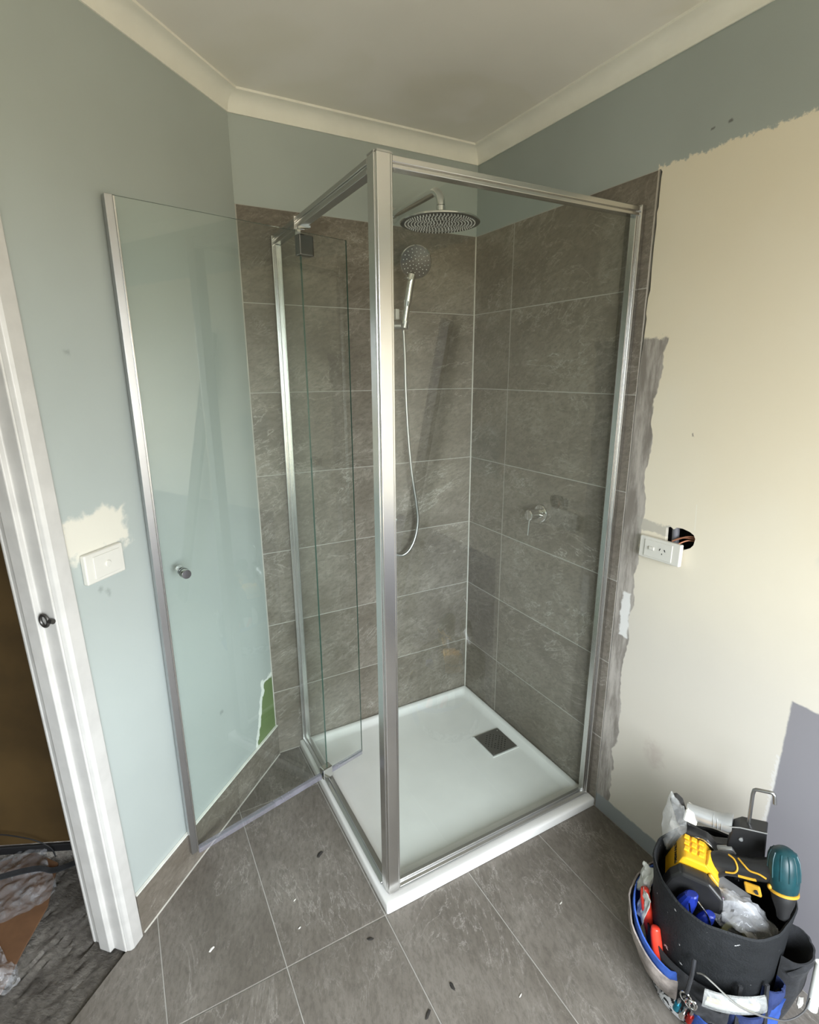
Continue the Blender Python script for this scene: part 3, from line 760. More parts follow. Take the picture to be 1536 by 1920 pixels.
for i in range(12):
    n_ = max(1, round(2 * math.pi * i * .0102 / .0110))
    for j in range(n_):
        a = 2 * math.pi * j / n_ + i * .3
        nz_.lathe([(.0019, -.005), (.0014, -.0085), (0, -.0088)], HC + V(math.cos(a) * i * .0102, math.sin(a) * i * .0102, 0), seg=6)
nzo = nz_.done('nozzles', M['nozzle'], oh); nzo['kind'] = 'stuff'
MB().tube([(SX - .050, -.055, .98), (SX - .050, -.055, 1.86)], .009, 16).done('slide_rail', M['chrome'], ss)
for z_ in (.99, 1.85): MB().tube([(SX - .050, -.0005, z_), (SX - .050, -.055, z_)], .009, 14).done('rail_mount', M['chrome'], ss)
MB().tube([(SX - .065, -.058, 1.728), (SX + .028, -.068, 1.728)], .0125, 16).done('slider', M['steel'], ss)
MB().lathe([(.0, 0), (.014, 0), (.0125, .026), (0, .026)], (SX + .008, -.078, 1.722), (.12, -.25, 1), 20).done('holder', M['steel'], ss)
MB().box((SX - .012, -.05, 1.752), (SX + .004, -.030, 1.79)).bevel(.003).done('clip', M['plastic_white'], ss)
hs = thing('hand_shower', 'round chrome hand shower resting in its slider on the rail', 'hand shower', (-.372, -.08, 1.735))
c1 = V(-.350, -.120, 1.945); fn_ = V(-.42, -.86, -.30).normalized()
MB().lathe([(0, -.020), (.034, -.018), (.052, -.010), (.058, -.002), (.058, .004), (.055, .007)], c1, fn_, 40).done('head', M['chrome'], hs)
fc = MB().lathe([(.0552, .0062), (.053, .007), (0, .007)], c1, fn_, 40).done('spray_face', M['faceplate'], hs)
u_ = fn_.cross(V(0, 0, 1)).normalized(); w_ = u_.cross(fn_)
nz_ = MB()
for i, n_ in ((1, 6), (2, 10), (3, 14), (4, 18)):
    for j in range(n_):
        a = 2 * math.pi * j / n_ + i * .4; q = c1 + (u_ * math.cos(a) + w_ * math.sin(a)) * (i * .0115)
        nz_.lathe([(.0020, .0068), (.0016, .0095), (0, .0098)], q, fn_, 6)
nzo = nz_.done('nozzles', M['nozzle'], fc); nzo['kind'] = 'stuff'
MB().tube(catmull([c1 + V(-.009, .012, -.040), (-.366, -.104, 1.870), (-.372, -.092, 1.80), (-.377, -.08, 1.735)], 6), [.017] * 6 + [.0165] * 6 + [.013] * 7, 18).done('handle', M['chrome'], hs)
MB().box((-.385, -.116, 1.888), (-.352, -.092, 1.894)).bevel(.002).done('button', M['steel'], hs)
hp = [(-.380, -.078, 1.712), (-.368, -.065, 1.62), (-.360, -.055, 1.50), (-.349, -.05, 1.34), (-.333, -.05, 1.17), (-.309, -.05, 1.02), (-.302, -.05, .945), (-.314, -.05, .875), (-.342, -.05, .822), (-.380, -.045, .800), (-.43, -.04, .83), (-.435, -.04, .90), (-.402, -.045, .965)]
tag(at_base(MB().tube(catmull(hp, 10), .0062, 12).done('shower_hose', M['alu_dull_shaded'])), 'metal shower hose hanging in a loop below the hand shower', 'hose')

mx = thing('shower_mixer', 'round chrome wall mixer with pin lever on the right tiles', 'tap', (0, -.472, 1.035))
mc = V(-.0005, -.472, 1.035)
MB().lathe([(0, 0), (.034, 0), (.034, .005), (.031, .008), (.020, .009)], mc, (-1, 0, 0), 36).done('wall_plate', M['chrome'], mx)
MB().lathe([(.0195, .008), (.0195, .046), (.0205, .048), (.0205, .062), (.018, .065), (0, .066)], mc, (-1, 0, 0), 32).done('body', M['chrome'], mx)
MB().tube([mc + V(-.056, 0, -.016), mc + V(-.058, .002, -.080)], .0033, 10).done('lever', M['chrome'], mx)
MB().tube([mc + V(-.018, -.016, .0), mc + V(-.020, -.040, .002)], .0075, 14).done('diverter_knob', M['chrome'], mx)

# ------------------------------------------------------------------ switch and power point
sw = thing('light_switch', 'cream rectangular light switch plate on the left wall by the doorway', 'switch', tuple(L(.711, .001, 1.07)))
MB().obox(L(.710, .0085, 1.106), DIR * .058, NIN * .0075, V(0, 0, .0375)).bevel(.004, 3).done('cover_plate', M['plastic_white'], sw)
MB().obox(L(.706, .017, 1.106), DIR * .040, NIN * .0012, V(0, 0, .028)).bevel(.001, 1).done('inner_plate', M['plastic_white'], sw)
MB().lathe([(0, 0), (.0085, 0), (.0085, .002), (.007, .0035), (0, .004)], L(.706, .018, 1.106), NIN, 20).done('button', M['plastic_white'], sw)
po = thing('power_point', 'white single power outlet hanging loose below a hole in the right wall', 'power outlet', (-.012, -.998, 1.006))
def PT(y, z, x=0.): return V(-.016 - x, y, z)
rr = Matrix.Rotation(math.radians(3.0), 3, 'Y') @ Matrix.Rotation(math.radians(-1.5), 3, 'X'); pc = V(-.013, -.998, 1.044)
def pbox(lo, hi): 
    m = MB().box(lo, hi, rr, pc); return m
pbox((-.021, -1.066, 1.011), (-.007, -.930, 1.077)).bevel(.0035, 3).done('cover_plate', M['plastic_white'], po)
pbox((-.0235, -1.042, 1.018), (-.0205, -.950, 1.069)).bevel(.001, 1).done('inner_plate', M['plastic_white'], po)
pbox((-.0275, -.985, 1.040), (-.023, -.967, 1.051)).bevel(.002, 2).done('rocker_switch', M['plastic_white'], po)
for (y_, z_, t_r) in ((-1.003, 1.049, 25), (-1.019, 1.049, -25), (-1.011, 1.036, 0)):
    m = MB().box((-.0240, y_ - .0011, z_ - .0035), (-.0230, y_ + .0011, z_ + .0035), Matrix.Rotation(math.radians(t_r), 3, 'X'), V(-.0235, y_, z_))
    m.done('pin_slot', M['rubber'], po, smooth=False)
pbox((-.007, -1.03, 1.03), (.012, -.965, 1.06)).done('terminal_block', M['plastic_white'], po)
tag(at_base(MB().tube([(.020, -1.021, 1.05), (.016, -1.019, 1.125)], .010, 14).done('conduit', M['conduit'])), 'dark grey conduit stub inside the hole above the power outlet', 'conduit')
for i, (a, b) in enumerate((((.03, -1.085, 1.10), (-.002, -1.035, 1.085)), ((.035, -1.08, 1.085), (-.002, -1.045, 1.075)), ((.03, -1.075, 1.092), (-.004, -1.025, 1.078)))):
    pth = catmull([a, V(a).lerp(V(b), .5) + V(0, .003 * i, .006), b], 6)
    tag(at_base(MB().tube(pth, .0024, 8).done('copper_wire', M['copper'])), ('copper coloured wire in the wall hole, nearest the right end of the hole', 'copper coloured wire in the wall hole, lowest of three', 'copper coloured wire in the wall hole, nearest the conduit stub')[i], 'wire', 'wires in the wall hole')

# straightedge leaning on the right wall behind the camera (seen as a reflection in the glass)
lv = thing('spirit_level', 'long dark straightedge level leaning on right wall, reflected in the front pane', 'level', (-.055, -2.33, 0))
a_, b_ = V(-.055, -2.315, .0), V(-.030, -1.765, 1.77); ax_ = (b_ - a_); ln = ax_.length; az_ = ax_.normalized()
ay_ = (V(0, 1, 0) - az_ * az_.y).normalized(); axx = ay_.cross(az_)
MB().obox(a_ + ax_ * .5 + V(0, 0, .012), axx * .012, ay_ * .042, az_ * ln / 2).bevel(.003, 1).done('beam', M['level'], lv, smooth=False)
rc = a_ + ax_ * .775 - axx * .0
for sgn in (-1, 1):
    pts = [rc + axx * sgn * .013 + ay_ * (math.cos(t) * .020) + az_ * (math.sin(t) * .028) for t in [2 * math.pi * j / 24 for j in range(25)]]
    MB().tube(pts, .0035, 6, caps=False).done('vial_ring', M['plastic_white'], lv)


FLOOR_DARK = [(-.964, -.553, .009, 'dark leaf-like crumb on the floor tiles left of the shower tray'), (-.932, -.887, .006, 'small dark crumb on the floor in front of the tray corner'),
              (-.795, -1.100, .008, 'dark smudge of dirt on the floor between tray and tool bag'), (-.883, -1.124, .007, 'dark crumb on the floor at the bottom edge of the photo')]
FLOOR_WHITE = [(-1.332, -.696, .006, 'largest white paint chip, on the floor tiles near the doorway'), (-1.086, -.669, .003, 'tiny white paint chip on the floor by the left tray edge'),
               (-1.099, -.758, .003, 'tiny white paint chip near the crossing of two floor joints'), (-.653, -1.203, .003, 'tiny white paint chip on the floor, lowest in the photo'),
               (-.383, -1.069, .003, 'tiny white paint chip on the floor nearest the tool bag'), (-.040, -1.56, .010, 'white round flake on the floor right of the tool bag')]

# ------------------------------------------------------------------ bucket tool bag and what it holds
BC = V(-.215, -1.41, 0); BR = math.atan2(-.905, .426); BRM = Matrix.Rotation(BR, 4, 'Z')
def B(r, d, z=0.):                                             # right, away from the viewer's side, up
    return BC + BRM.to_3x3() @ V(r, d, z)
def BV(r, d, z): return BRM.to_3x3() @ V(r, d, z)
def bpol(phi, R_, z):                                          # phi 0 = front of the bag, + = right
    a = math.radians(phi); return B(R_ * math.sin(a), -R_ * math.cos(a), z)
bag = thing('tool_bag', 'round black bucket tool bag with blue pockets and white paint splatters', 'tool bag', tuple(BC), BR)
def wobble(seed, amp, zamp=0.):
    def w(r, h, a):
        n_ = mnoise.noise(V(math.cos(a) * 1.3 + seed, math.sin(a) * 1.3, h * 9)) + .5 * mnoise.noise(V(math.cos(a) * 4.5 + seed, math.sin(a) * 4.5, h * 14)); m_ = mnoise.noise(V(math.cos(a) * 1.1, math.sin(a) * 1.1 + seed, 4.))
        return r + n_ * amp, h + (m_ * zamp if h > .25 else 0)
    return w
MB().lathe([(0, .002), (.128, .002), (.134, .02), (.138, .10), (.143, .20), (.148, .29), (.151, .345), (.152, .352), (.149, .356), (.145, .352), (.142, .30), (.138, .19), (.0, .185)], BC, seg=72, wob=wobble(1.7, .006, .020)).done('bucket_body', M['splatter'], bag)
def pocket(name, f0, f1, z0, z1a, z1b, r0, r1, bulge, mat, th=.004, nu=22, nv=10, seed=0):
    """curved pocket wall standing off the bucket; top edge runs z1a -> z1b, open at the top"""
    m = MB()
    def fn(u, v, off=0.):
        f = f0 + (f1 - f0) * u; zt = z1a + (z1b - z1a) * u; zz = z0 + (zt - z0) * v
        side = math.sin(math.pi * u) ** .45 if 0 < u < 1 else 0
        R_ = r0 + (r1 - r0) * side * (.35 + .65 * v) + bulge * math.sin(math.pi * v) * side
        n_ = (mnoise.noise(V(u * 3 + seed, v * 2, seed)) * .008 + mnoise.noise(V(u * 9 + seed, v * 5, seed)) * .004) * side
        return bpol(f, R_ + n_ + off, zz + n_ * v)
    m.grid(nu, nv, lambda u, v: fn(u, v)); m.grid(nu, nv, lambda u, v: fn(u, v, -th))
    b = m.b; b.verts.ensure_lookup_table(); N_ = (nu + 1) * (nv + 1)
    ix = lambda i, j, k_: b.verts[k_ * N_ + i * (nv + 1) + j]
    for i in range(nu):
        for j in (0, nv): b.faces.new((ix(i, j, 0), ix(i + 1, j, 0), ix(i + 1, j, 1), ix(i, j, 1)))
    for j in range(nv):
        for i in (0, nu): b.faces.new((ix(i, j, 0), ix(i, j + 1, 0), ix(i, j + 1, 1), ix(i, j, 1)))
    return m.done(name, M[mat], bag)
MB().lathe([(.1395, .10), (.149, .11), (.155, .15), (.157, .178), (.154, .179), (.150, .15), (.1465, .12)], BC, seg=64, wob=wobble(3.1, .004, 0)).done('pocket_sleeve', M['canvas'], bag)
pocket('pocket', -118, -18, .075, .245, .135, .150, .197, .006, 'worn', seed=1)
pocket('pocket_lining', -112, -19, .090, .246, .160, .152, .188, .004, 'blue', seed=5)
pocket('pocket', -10, 24, .088, .150, .145, .150, .176, .006, 'canvas', seed=2)
pocket('pocket', 22, 52, .092, .150, .155, .150, .178, .006, 'navy', seed=3)
pocket('pocket', 50, 70, .10, .205, .205, .150, .172, .002, 'navy', seed=4)
pocket('pocket', 70, 104, .070, .265, .280, .150, .200, .006, 'canvas', seed=6)
pocket('lower_panel', -4, 52, .003, .100, .105, .146, .184, .008, 'blue', seed=8)
pocket('lower_panel', 50, 112, .020, .150, .16, .148, .172, .004, 'blue', seed=9)
for f in (27, 50):                                             # webbing between the pockets
    MB().loft([[bpol(f - 1.5, .150 + q, z_), bpol(f + 1.5, .150 + q, z_), bpol(f + 1.5, .155 + q, z_), bpol(f - 1.5, .155 + q, z_)] for q, z_ in ((0, .02), (.012, .07), (.016, .12), (.008, .18), (.004, .22))]).done('webbing_strap', M['canvas'], bag, smooth=False)
lp = [bpol(70, .168, .23), bpol(74, .186, .255), bpol(82, .196, .262), bpol(90, .198, .24), bpol(94, .192, .20)]
MB().tube(catmull(lp, 6), .007, 8, flat=.35).done('web_loop', M['canvas'], bag)
def bthing(name, label, cat, r, d, z, group=None):
    return thing(name, label, cat, tuple(B(r, d, z)), BR, group)
# pliers in the left pocket: two red handles
for nm, pts, lab in (('pliers', [(-.118, -.055, .105), (-.136, -.060, .170), (-.152, -.048, .225), (-.158, -.040, .250)], 'red plier handle in the left pocket, the taller and outer of two'),
                     ('pliers', [(-.085, -.115, .085), (-.100, -.112, .145), (-.112, -.104, .195), (-.114, -.100, .212)], 'red plier handle in the left pocket, the lower and inner of two')):
    P = catmull([B(*p) for p in pts], 6); n_ = len(P)
    t = thing(nm, lab, 'pliers', tuple(P[0]))
    MB().tube(P, [.010 + .0035 * math.sin(math.pi * min(1, .2 + .9 * i / n_)) if i < n_ - 2 else (.009 if i == n_ - 2 else .004) for i in range(n_)], 14).done('handle', M['red'], t)
    MB().tube([P[0] - V(0, 0, .05), P[0] + V(0, 0, .004)], .0065, 10, flat=.5).done('jaw', M['steel'], t)
def cloth_patch(name, c, ux, uy, amp, seed, mat, label, cat, n=14):
    def fn(u, v):
        p = V(c) + V(ux) * (u - .5) + V(uy) * (v - .5); q = mnoise.fractal(V(u * 2.4 + seed, v * 2.4, seed), .9, 2.1, 4)
        return p + V(ux).cross(V(uy)).normalized() * q * amp + V(ux) * .12 * mnoise.noise(V(v * 3, seed, 0)) + V(uy) * .1 * mnoise.noise(V(u * 3, seed, 2))
    m = MB().grid(n, n, fn); o = m.done(name, M[mat])
    sm = o.modifiers.new('thickness', 'SOLIDIFY'); sm.thickness = .0012
    return tag(at_base(o), label, cat)
cloth_patch('rag', B(-.160, -.022, .255), BV(.035, -.012, -.010), BV(.016, 0, .095), .012, 3.2, 'paper', 'pale grey rag tucked in the left side of the tool bag', 'rag')
cloth_patch('paper_scrap', B(-.153, -.060, .21), BV(.022, -.03, -.01), BV(.012, 0, .085), .006, 8.2, 'paper', 'pale scrap of paper just behind the red plier handles', 'paper')

# cordless driver lying across the bag's mouth
dv = bthing('cordless_driver', 'cordless impact driver with yellow battery and teal head atop the tool bag', 'power tool', -.02, 0, .34)
def xs(pts, y0, y1, tilt=0., grow=0.):
    a = [B(x - grow * (x > -.07) * 0, y0, z_) for x, z_ in pts]; c = [B(x + tilt, y1, z_) for x, z_ in pts]
    return MB().loft([a, c])
bat = xs([(-.130, .300), (-.100, .392), (-.092, .398), (-.046, .400), (-.016, .372), (-.012, .300)], .036, -.040, .014).bevel(.004, 2).done('battery', M['yellow'], dv)
xs([(-.118, .290), (-.124, .312), (-.110, .350), (-.088, .380), (-.030, .384), (.004, .356), (.008, .318), (.000, .296)], -.0395, -.074, .010).bevel(.008, 3).done('battery_housing', M['black_plastic'], bat)
xs([(-.140, .290), (-.108, .394), (-.094, .408), (-.044, .410), (-.010, .378), (-.008, .290)], .066, .034, .003).bevel(.007, 3).done('battery_housing', M['black_plastic'], bat)
xs([(-.116, .262), (-.122, .301), (-.02, .301), (.004, .29), (.004, .262)], .03, -.07, .006).bevel(.003, 1).done('battery_base', M['black_plastic'], bat)
for i in range(3):
    for j in range(3):
        cx = -.086 + j * .0165 + i * .003; cy = .024 - i * .019
        MB().obox(B(cx, cy, .4005), BV(.0062, 0, 0), BV(0, .0068, 0), BV(0, 0, .0028)).bevel(.002, 2).done('rib', M['yellow'], bat)
MB().obox(B(-.022, -.012, .388), BV(.013, 0, -.0125), BV(0, .027, 0), BV(.004, 0, .0045)).bevel(.004, 2).done('release_clip', M['yellow'], bat)
MB().obox(B(-.014, -.036, .375), BV(.010, 0, -.010), BV(0, .011, 0), BV(.003, 0, .003)).bevel(.002, 1).done('release_clip', M['yellow_dk'], bat)
for i in range(7):
    MB().obox(B(-.104 + i * .0095, -.0795, .292 + i * .009), BV(.0028, 0, -.001), BV(0, .0015, 0), BV(.001, 0, .0022)).done('vent_slot', M['rubber'], bat, smooth=False)
fc_ = bpy.data.curves.new('lettering', 'FONT'); fc_.body = 'DEWALT'; fc_.size = .0165; fc_.extrude = .0006; fc_.align_x = 'CENTER'; fc_.align_y = 'CENTER'
fo = bpy.data.objects.new('lettering_curve', fc_); COL.objects.link(fo)
bpy.context.view_layer.update()
tm = bpy.data.meshes.new_from_object(fo.evaluated_get(bpy.context.evaluated_depsgraph_get()))
bpy.data.objects.remove(fo)
# sloping left face of the battery: text runs from front to back along it
q0, q1 = B(-.130, .036, .300), B(-.100, .036, .392); q2, q3 = B(-.116, -.040, .300), B(-.086, -.040, .392)
tx = (q0 - q2).normalized(); tz = ((q0 - q1)).normalized(); tn = tx.cross(tz).normalized()
if tn.dot(BV(-1, 0, 0)) < 0: tx = -tx; tn = tx.cross(tz).normalized()
lab_c = (q0 + q1 + q2 + q3) / 4 - tz * .018 + tn * .0012
Mx = Matrix((tx, tz, tn)).transposed().to_4x4(); Mx.translation = lab_c
tm.transform(MW[dv].inverted() @ Mx); tm.materials.clear(); tm.materials.append(M['black_plastic'])
to = bpy.data.objects.new('lettering', tm); COL.objects.link(to); to.parent = bat; MW[to] = MW[dv]
def esec(c, ux, uz, a, b, n=16):
    return [c + ux * (math.cos(t) * a) + uz * (math.sin(t) * b) for t in [2 * math.pi * i / n for i in range(n)]]
gp = [(-.022, .004, .372), (.000, .004, .392), (.030, .002, .402), (.060, .0, .415), (.088, .0, .430), (.108, .0, .442)]
gz = [(.026, .030), (.026, .027), (.023, .023), (.024, .023), (.028, .026), (.032, .030)]
secs = []
GP = [B(*p) for p in gp]
for i, p in enumerate(GP):
    t = (GP[min(i + 1, 5)] - GP[max(i - 1, 0)]).normalized(); ux = BV(0, 1, 0); uz = t.cross(ux).normalized()
    secs.append(esec(p, ux, uz, *gz[i]))
MB().loft(secs).done('grip', M['black_plastic'], dv)
def on_grip(i, t_, ang, off=.001):
    a, b = GP[i], GP[i + 1]; p = a.lerp(b, t_); t = (b - a).normalized(); ux = BV(0, 1, 0); uz = t.cross(ux).normalized()
    ra = gz[i][0] + (gz[i + 1][0] - gz[i][0]) * t_ + off; rb = gz[i][1] + (gz[i + 1][1] - gz[i][1]) * t_ + off
    th = math.radians(ang); return p + ux * (math.cos(th) * ra) + uz * (math.sin(th) * rb)
sgn = 1 if on_grip(2, .5, 90).z > GP[2].z else -1
for pts in ([(1, .5, 90), (1, .9, 110), (2, .1, 150), (1, .8, 178), (1, .2, 184)], [(2, .2, 95), (2, .6, 130), (2, .9, 150), (3, .5, 160), (3, .9, 178)]):
    MB().tube(catmull([on_grip(i, t_, sgn * a) for i, t_, a in pts], 6), .0021, 8).done('yellow_trim', M['yellow_dk'], dv)
MB().tube(catmull([on_grip(2, .0, sgn * 195), on_grip(2, .8, sgn * 200), on_grip(3, .1, sgn * 200)], 5), .0034, 8, flat=.6).done('yellow_trim', M['yellow_dk'], dv)
MB().obox(B(.064, -.027, .384), BV(.016, -.004, .006), BV(0, .004, 0), BV(-.004, 0, .013)).bevel(.005, 2).done('trigger', M['yellow_dk'], dv)
MB().lathe([(.0035, -.001), (.0055, 0), (.0055, .003), (0, .003)], B(.072, -.031, .386), BV(.15, -1, .1), 14).done('selector', M['rubber'], dv)
h0, h1 = B(.108, .008, .488), B(.124, -.026, .376); hax = (h1 - h0).normalized(); hl = (h1 - h0).length
MB().lathe([(0, -.012), (.014, -.010), (.025, -.002), (.0305, .012), (.0325, .030), (.032, .052), (.0305, .070), (.028, .082), (.022, .086)], h0, hax, 32).done('head', M['teal'], dv)
for a in range(0, 360, 30):
    u1 = hax.orthogonal().normalized(); u2 = hax.cross(u1); q = u1 * math.cos(math.radians(a)) + u2 * math.sin(math.radians(a))
    MB().tube([h0 + hax * -.002 + q * .0245, h0 + hax * .012 + q * .0300, h0 + hax * .034 + q * .0322, h0 + hax * .052 + q * .0318], .0018, 6).done('fin', M['teal'], dv)
MB().lathe([(.0285, .080), (.0305, .081), (.0305, .086), (.0270, .088)], h0, hax, 32).done('collar', M['yellow_dk'], dv)
MB().lathe([(.024, .086), (.0255, .090), (.022, .108), (.014, .130), (.012, .145), (0, .145)], h0, hax, 28).done('nose', M['rubber'], dv)
for a in (150, 230):
    u1 = BV(1, 0, 0); u1 = (u1 - hax * u1.dot(hax)).normalized(); u2 = hax.cross(u1); q = u1 * math.cos(math.radians(a)) + u2 * math.sin(math.radians(a))
    MB().sphere(h0 + hax * .078 + q * .0295, .0055, 2, (1, 1, 1.2)).done('collar_lug', M['yellow_dk'], dv)

# caulking gun standing at the back of the bag, rod hooked over at the top
cg = bthing('caulking_gun', 'black caulking gun with silver grip and bent steel rod', 'caulking gun', .02, .07, .22)
D = .072
xs([(-.004, .360), (.004, .455), (.020, .472), (.074, .486), (.080, .400), (.062, .330), (.03, .318)], D + .022, D - .022).bevel(.0035, 2).done('body', M['black_plastic'], cg)
xs([(.000, .460), (.020, .4700), (.0745, .4840), (.0748, .4865), (.020, .4725), (.000, .4625)], D - .0215, D - .0228).done('top_edge', M['silver'], cg, smooth=False)
hsx = [((-.098, .432), .013, .016), ((-.085, .430), .016, .019), ((-.05, .432), .0175, .021), ((-.02, .437), .018, .021), ((-.010, .440), .020, .024), ((.004, .444), .021, .025)]
secs = []
for (x, z_), a, b in hsx: secs.append(esec(B(x, D, z_ + .012), BV(0, 1, 0), BV(-.12, 0, 1).normalized(), a, b, 18))
hg = MB().loft(secs).done('grip', M['silver'], cg)
for x in (-.036, -.027, -.018): MB().lathe([(.0190, -.001), (.0205, 0), (.0190, .001)], B(x, D, .447), BV(1, 0, .12), 24).done('grip_ring', M['silver'], hg)
xs([(-.103, .420), (-.100, .456), (-.080, .452), (-.070, .418)], D + .017, D - .020).bevel(.003, 1).done('grip_cap', M['plastic_white'], cg)
xs([(-.140, .462), (-.128, .470), (-.112, .460), (-.098, .425), (-.070, .392), (-.03, .385), (.004, .400), (.006, .368), (-.04, .350), (-.085, .362), (-.118, .405)], D + .014, D - .014).bevel(.003, 2).done('handle_frame', M['black_plastic'], cg)
MB().loft([esec(B(-.052, D - .02, .352), BV(0, 1, 0), BV(0, 0, 1), .010, .012, 12), esec(B(-.02, D - .02, .375), BV(0, 1, 0), BV(0, 0, 1), .011, .015, 12), esec(B(.010, D - .02, .398), BV(0, 1, 0), BV(0, 0, 1), .009, .010, 12), esec(B(.022, D - .02, .390), BV(0, 1, 0), BV(0, 0, 1), .004, .004, 12)]).done('trigger', M['silver'], cg)
rod = [(.030, D, .30), (.036, D, .47)] + [(.033, D, .560)] + [(.033 + .010 * (1 - math.cos(a)), D, .568 + .010 * math.sin(a)) for a in (0.5, 1.0, 1.57)] + [(.066, D - .004, .586)] + [(.066 + .009 * math.sin(a), D - .004, .578 + .009 * math.cos(a)) for a in (.5, 1.1, 1.57)] + [(.078, D - .004, .560)]
MB().tube([B(*p) for p in rod], .0043, 12).done('rod', M['steel'], cg)
MB().lathe([(0, 0), (.0045, 0), (.0045, .003), (0, .004)], B(.026, D - .022, .440), BV(0, -1, 0), 14).done('rivet', M['silver'], cg)
MB().tube(catmull([B(-.070, .035, .40), B(-.048, .030, .408), B(-.02, .028, .392)], 6), .0018, 6).done('wire_latch', M['chrome'], cg)

# blue fitting with wire bail, clear bag, olive roll, packet, keys, tube
bp = bthing('blue_fitting', 'dark blue plastic fitting with bent wire bail beside the battery', 'fitting', -.045, -.05, .27)
MB().loft([esec(B(-.074, -.094, .250), BV(0, 1, 0), BV(1, 0, .2), .020, .024, 12), esec(B(-.058, -.096, .330), BV(0, 1, 0), BV(1, 0, .2), .019, .022, 12), esec(B(-.050, -.098, .360), BV(0, 1, 0), BV(1, 0, .2), .013, .014, 12)]).bevel(.003, 1).done('upper_body', M['blue_plastic'], bp)
MB().loft([esec(B(-.032, -.100, .262), BV(0, 1, 0), BV(1, 0, 0), .014, .017, 10), esec(B(-.016, -.102, .312), BV(0, 1, 0), BV(1, 0, 0), .016, .018, 10), esec(B(-.008, -.102, .335), BV(0, 1, 0), BV(1, 0, 0), .011, .012, 10)]).bevel(.003, 1).done('lower_body', M['blue_plastic'], bp)
bl = [(-.052, -.118, .350), (-.046, -.124, .330), (-.036, -.128, .312), (-.026, -.128, .298), (-.012, -.128, .294), (-.002, -.122, .304), (-.006, -.116, .325), (-.018, -.112, .342), (-.036, -.110, .358)]
MB().tube(catmull([B(*p) for p in bl], 6), .0016, 8).done('wire_bail', M['chrome'], bp)
def blob(name, c, ax, ay, az, seed, amp, mat, label, cat, sub=4):
    m = MB(); g = bmesh.ops.create_icosphere(m.b, subdivisions=sub, radius=1)
    for v in g['verts']:
        p = v.co.copy(); n_ = 1 + amp * mnoise.fractal(p * 1.6 + V(seed, 0, 0), .8, 2.1, 5) - .18 * abs(mnoise.noise(p * 3.1 + V(0, seed, 0)))
        v.co = V(c) + (V(ax) * p.x + V(ay) * p.y + V(az) * p.z) * n_
    return tag(at_base(m.done(name, M[mat])), label, cat)
blob('plastic_bag', B(.052, -.046, .308), BV(.068, -.010, -.014), BV(.02, .042, .010), BV(0, -.012, .040), 4.4, .30, 'film', 'crumpled clear plastic bag filling the front of the tool bag', 'plastic bag')
blob('plastic_wrap', B(-.120, .045, .405), BV(.030, 0, .012), BV(0, .03, 0), BV(-.010, 0, .085), 1.4, .22, 'film_thin', 'thin clear plastic wrap rising behind the yellow battery', 'plastic wrap', 3)
rl = tag(at_base(MB().lathe([(.018, -.011), (.029, -.011), (.031, -.008), (.031, .008), (.029, .011), (.018, .011)], B(.046, -.082, .278), BV(.15, -.4, 1), 32).done('tape_roll', M['olive'])), 'olive green tape roll under the clear plastic bag', 'tape roll')
fill = MB().lathe([(0, .205), (.06, .225), (.11, .215), (.137, .195)], BC, seg=40, wob=lambda r, h, a: (r, h + .014 * mnoise.noise(V(math.cos(a) * r * 30, math.sin(a) * r * 30, 1)))).done('bag_liner', M['canvas'], bag)
M['carton'] = simple('grey_carton', (.20, .20, .20), .6)
cs = bthing('product_box', 'small pale box with a purple corner under the driver grip', 'box', .02, -.01, .33)
MB().obox(B(.022, -.008, .305), BV(.036, 0, -.010), BV(0, .022, 0), BV(.008, 0, .032)).bevel(.002, 1).done('carton', M['carton'], cs, smooth=False)
k = NT('purple_print'); k.bsdf((.13, .02, .09), .5); M['purple'] = k.m
MB().obox(B(.000, -.0306, .312), BV(.010, 0, -.0025), BV(0, .0006, 0), BV(.004, 0, .016)).done('printed_panel', M['purple'], cs, smooth=False)

pk = bthing('blade_packet', 'clear packet with a yellow stripe wired across the bag front', 'packet', .055, -.18, .125)
def pf(u, v, w):
    f = 2 + 36 * u; zz = .164 + .050 * v + .028 * u
    return bpol(f, .186 + w + .010 * math.sin(math.pi * v), zz)
def curved_slab(fn, n, m_, w0, w1):
    mb = MB(); secs = []
    for i in range(n + 1):
        u = i / n; secs.append([fn(u, j / m_, w0) for j in range(m_ + 1)] + [fn(u, 1 - j / m_, w1) for j in range(m_ + 1)])
    return mb.loft(secs)
curved_slab(pf, 14, 6, .004, 0).done('wrapper', M['film_pack'], pk)
curved_slab(lambda u, v, w: pf(.04 + .86 * u, .12 + .40 * v, w), 14, 3, -.001, -.004).done('insert_card', M['paper'], pk)
k = NT('yellow_stripe'); k.bsdf((.72, .66, .20), .5); M['stripe'] = k.m
curved_slab(lambda u, v, w: pf(.06 + .84 * u, .54 + .16 * v, w), 14, 2, -.0005, -.004).done('yellow_stripe', M['stripe'], pk)
wr = [bpol(-4, .176, .232), bpol(0, .182, .244), bpol(6, .186, .240), bpol(20, .200, .222), bpol(32, .204, .210), bpol(40, .203, .199), bpol(52, .206, .184), bpol(68, .208, .176), bpol(84, .209, .178)]
tag(at_base(MB().tube(catmull(wr, 7), .0019, 8).done('steel_wire', M['alu_dull_shaded'])), 'thin steel wire running across the front of the tool bag', 'wire')
kc = bthing('carabiner_clip', 'steel key rings hanging at the front left of the bag', 'key ring', -.015, -.18, .12)
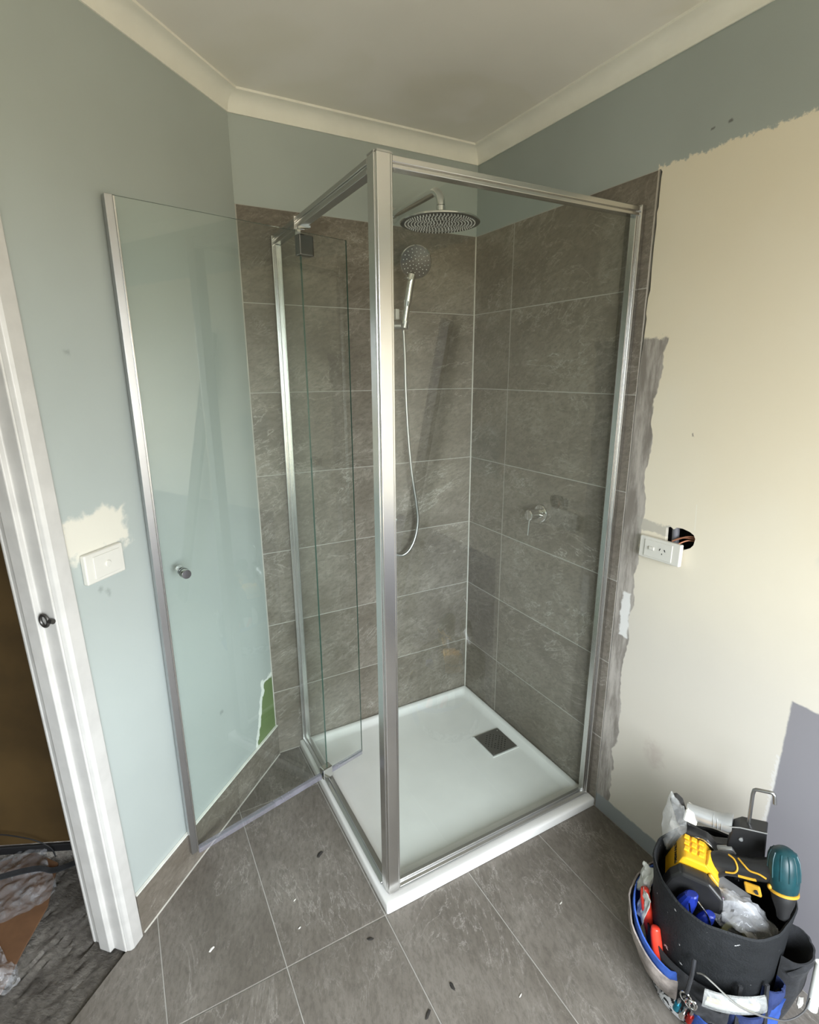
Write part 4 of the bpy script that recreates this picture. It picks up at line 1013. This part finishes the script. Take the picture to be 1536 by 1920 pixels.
for i, (f, z_, a) in enumerate(((-8, .150, 20), (-5, .140, -30), (-3, .142, 50))):
    c = bpol(f, .182, z_); u1 = bpol(f + 90, 1, 0) - BC; u1 = V(u1.x, u1.y, 0).normalized(); u2 = (V(0, 0, 1) + (bpol(f, 1, 0) - BC) * .2 * math.sin(a)).normalized()
    MB().tube([c + u1 * math.cos(t) * (.012 - i * .002) + u2 * math.sin(t) * (.017 - i * .003) for t in [2 * math.pi * j / 20 for j in range(21)]], .0022, 8, caps=False).done('ring', M['chrome'], kc)
MB().tube(catmull([bpol(-8, .160, .245), bpol(-7, .178, .22), bpol(-8, .184, .166)], 5), .0045, 8).done('strap_loop', M['canvas'], kc)
for f, z_, mm, lab in ((-13, .098, 'ferrule_teal', 'teal metal nut driver tip hanging below the key rings'), (-8.5, .088, 'chrome', 'plain silver nut driver tip hanging below the key rings'), (-4, .090, 'ferrule_red', 'red metal nut driver tip hanging below the key rings')):
    a, b = bpol(f + 1.5, .183, z_ + .034), bpol(f, .184, z_)
    t = thing('nut_driver', lab, 'nut driver', tuple(b), 0)
    MB().tube([a, b.lerp(a, .55)], .0035, 10).done('shank', M['steel'], t)
    MB().tube([b.lerp(a, .6), b], .0072, 16).done('ferrule', M[mm], t)
tag(at_base(MB().tube([bpol(86, .212, .262), bpol(80, .214, .150)], .011, 18).done('white_tube', M['white_tube'])), 'white plastic tube strapped to the right side of the tool bag', 'tube')

# ------------------------------------------------------------------ crumbs on the floor
def crumb(name, x, y, r, h, mat, label, cat, seed, group=None):
    m = MB(); g = bmesh.ops.create_icosphere(m.b, subdivisions=2, radius=1); cr, sr = math.cos(seed * 2.7 + .6), math.sin(seed * 2.7 + .6)
    for v in g['verts']:
        q = 1 + .9 * mnoise.noise(v.co * 1.7 + V(seed, seed, .3)); v.co = V(x + (v.co.x * 1.5 * cr - v.co.y * .55 * sr) * r * q, y + (v.co.x * 1.5 * sr + v.co.y * .55 * cr) * r * q, max(0.0002, h * .5 + v.co.z * h * .5))
    return tag(at_base(m.done(name, M[mat], smooth=False)), label, cat, group)
for i, (x, y, r, lab) in enumerate(FLOOR_DARK): crumb('dirt_crumb', x, y, r, .004, 'debris', lab, 'debris', i * 3.1)
for i, (x, y, r, lab) in enumerate(FLOOR_WHITE): crumb('paint_chip', x, y, r, .003, 'chip', lab, 'paint chip', i * 2.3)
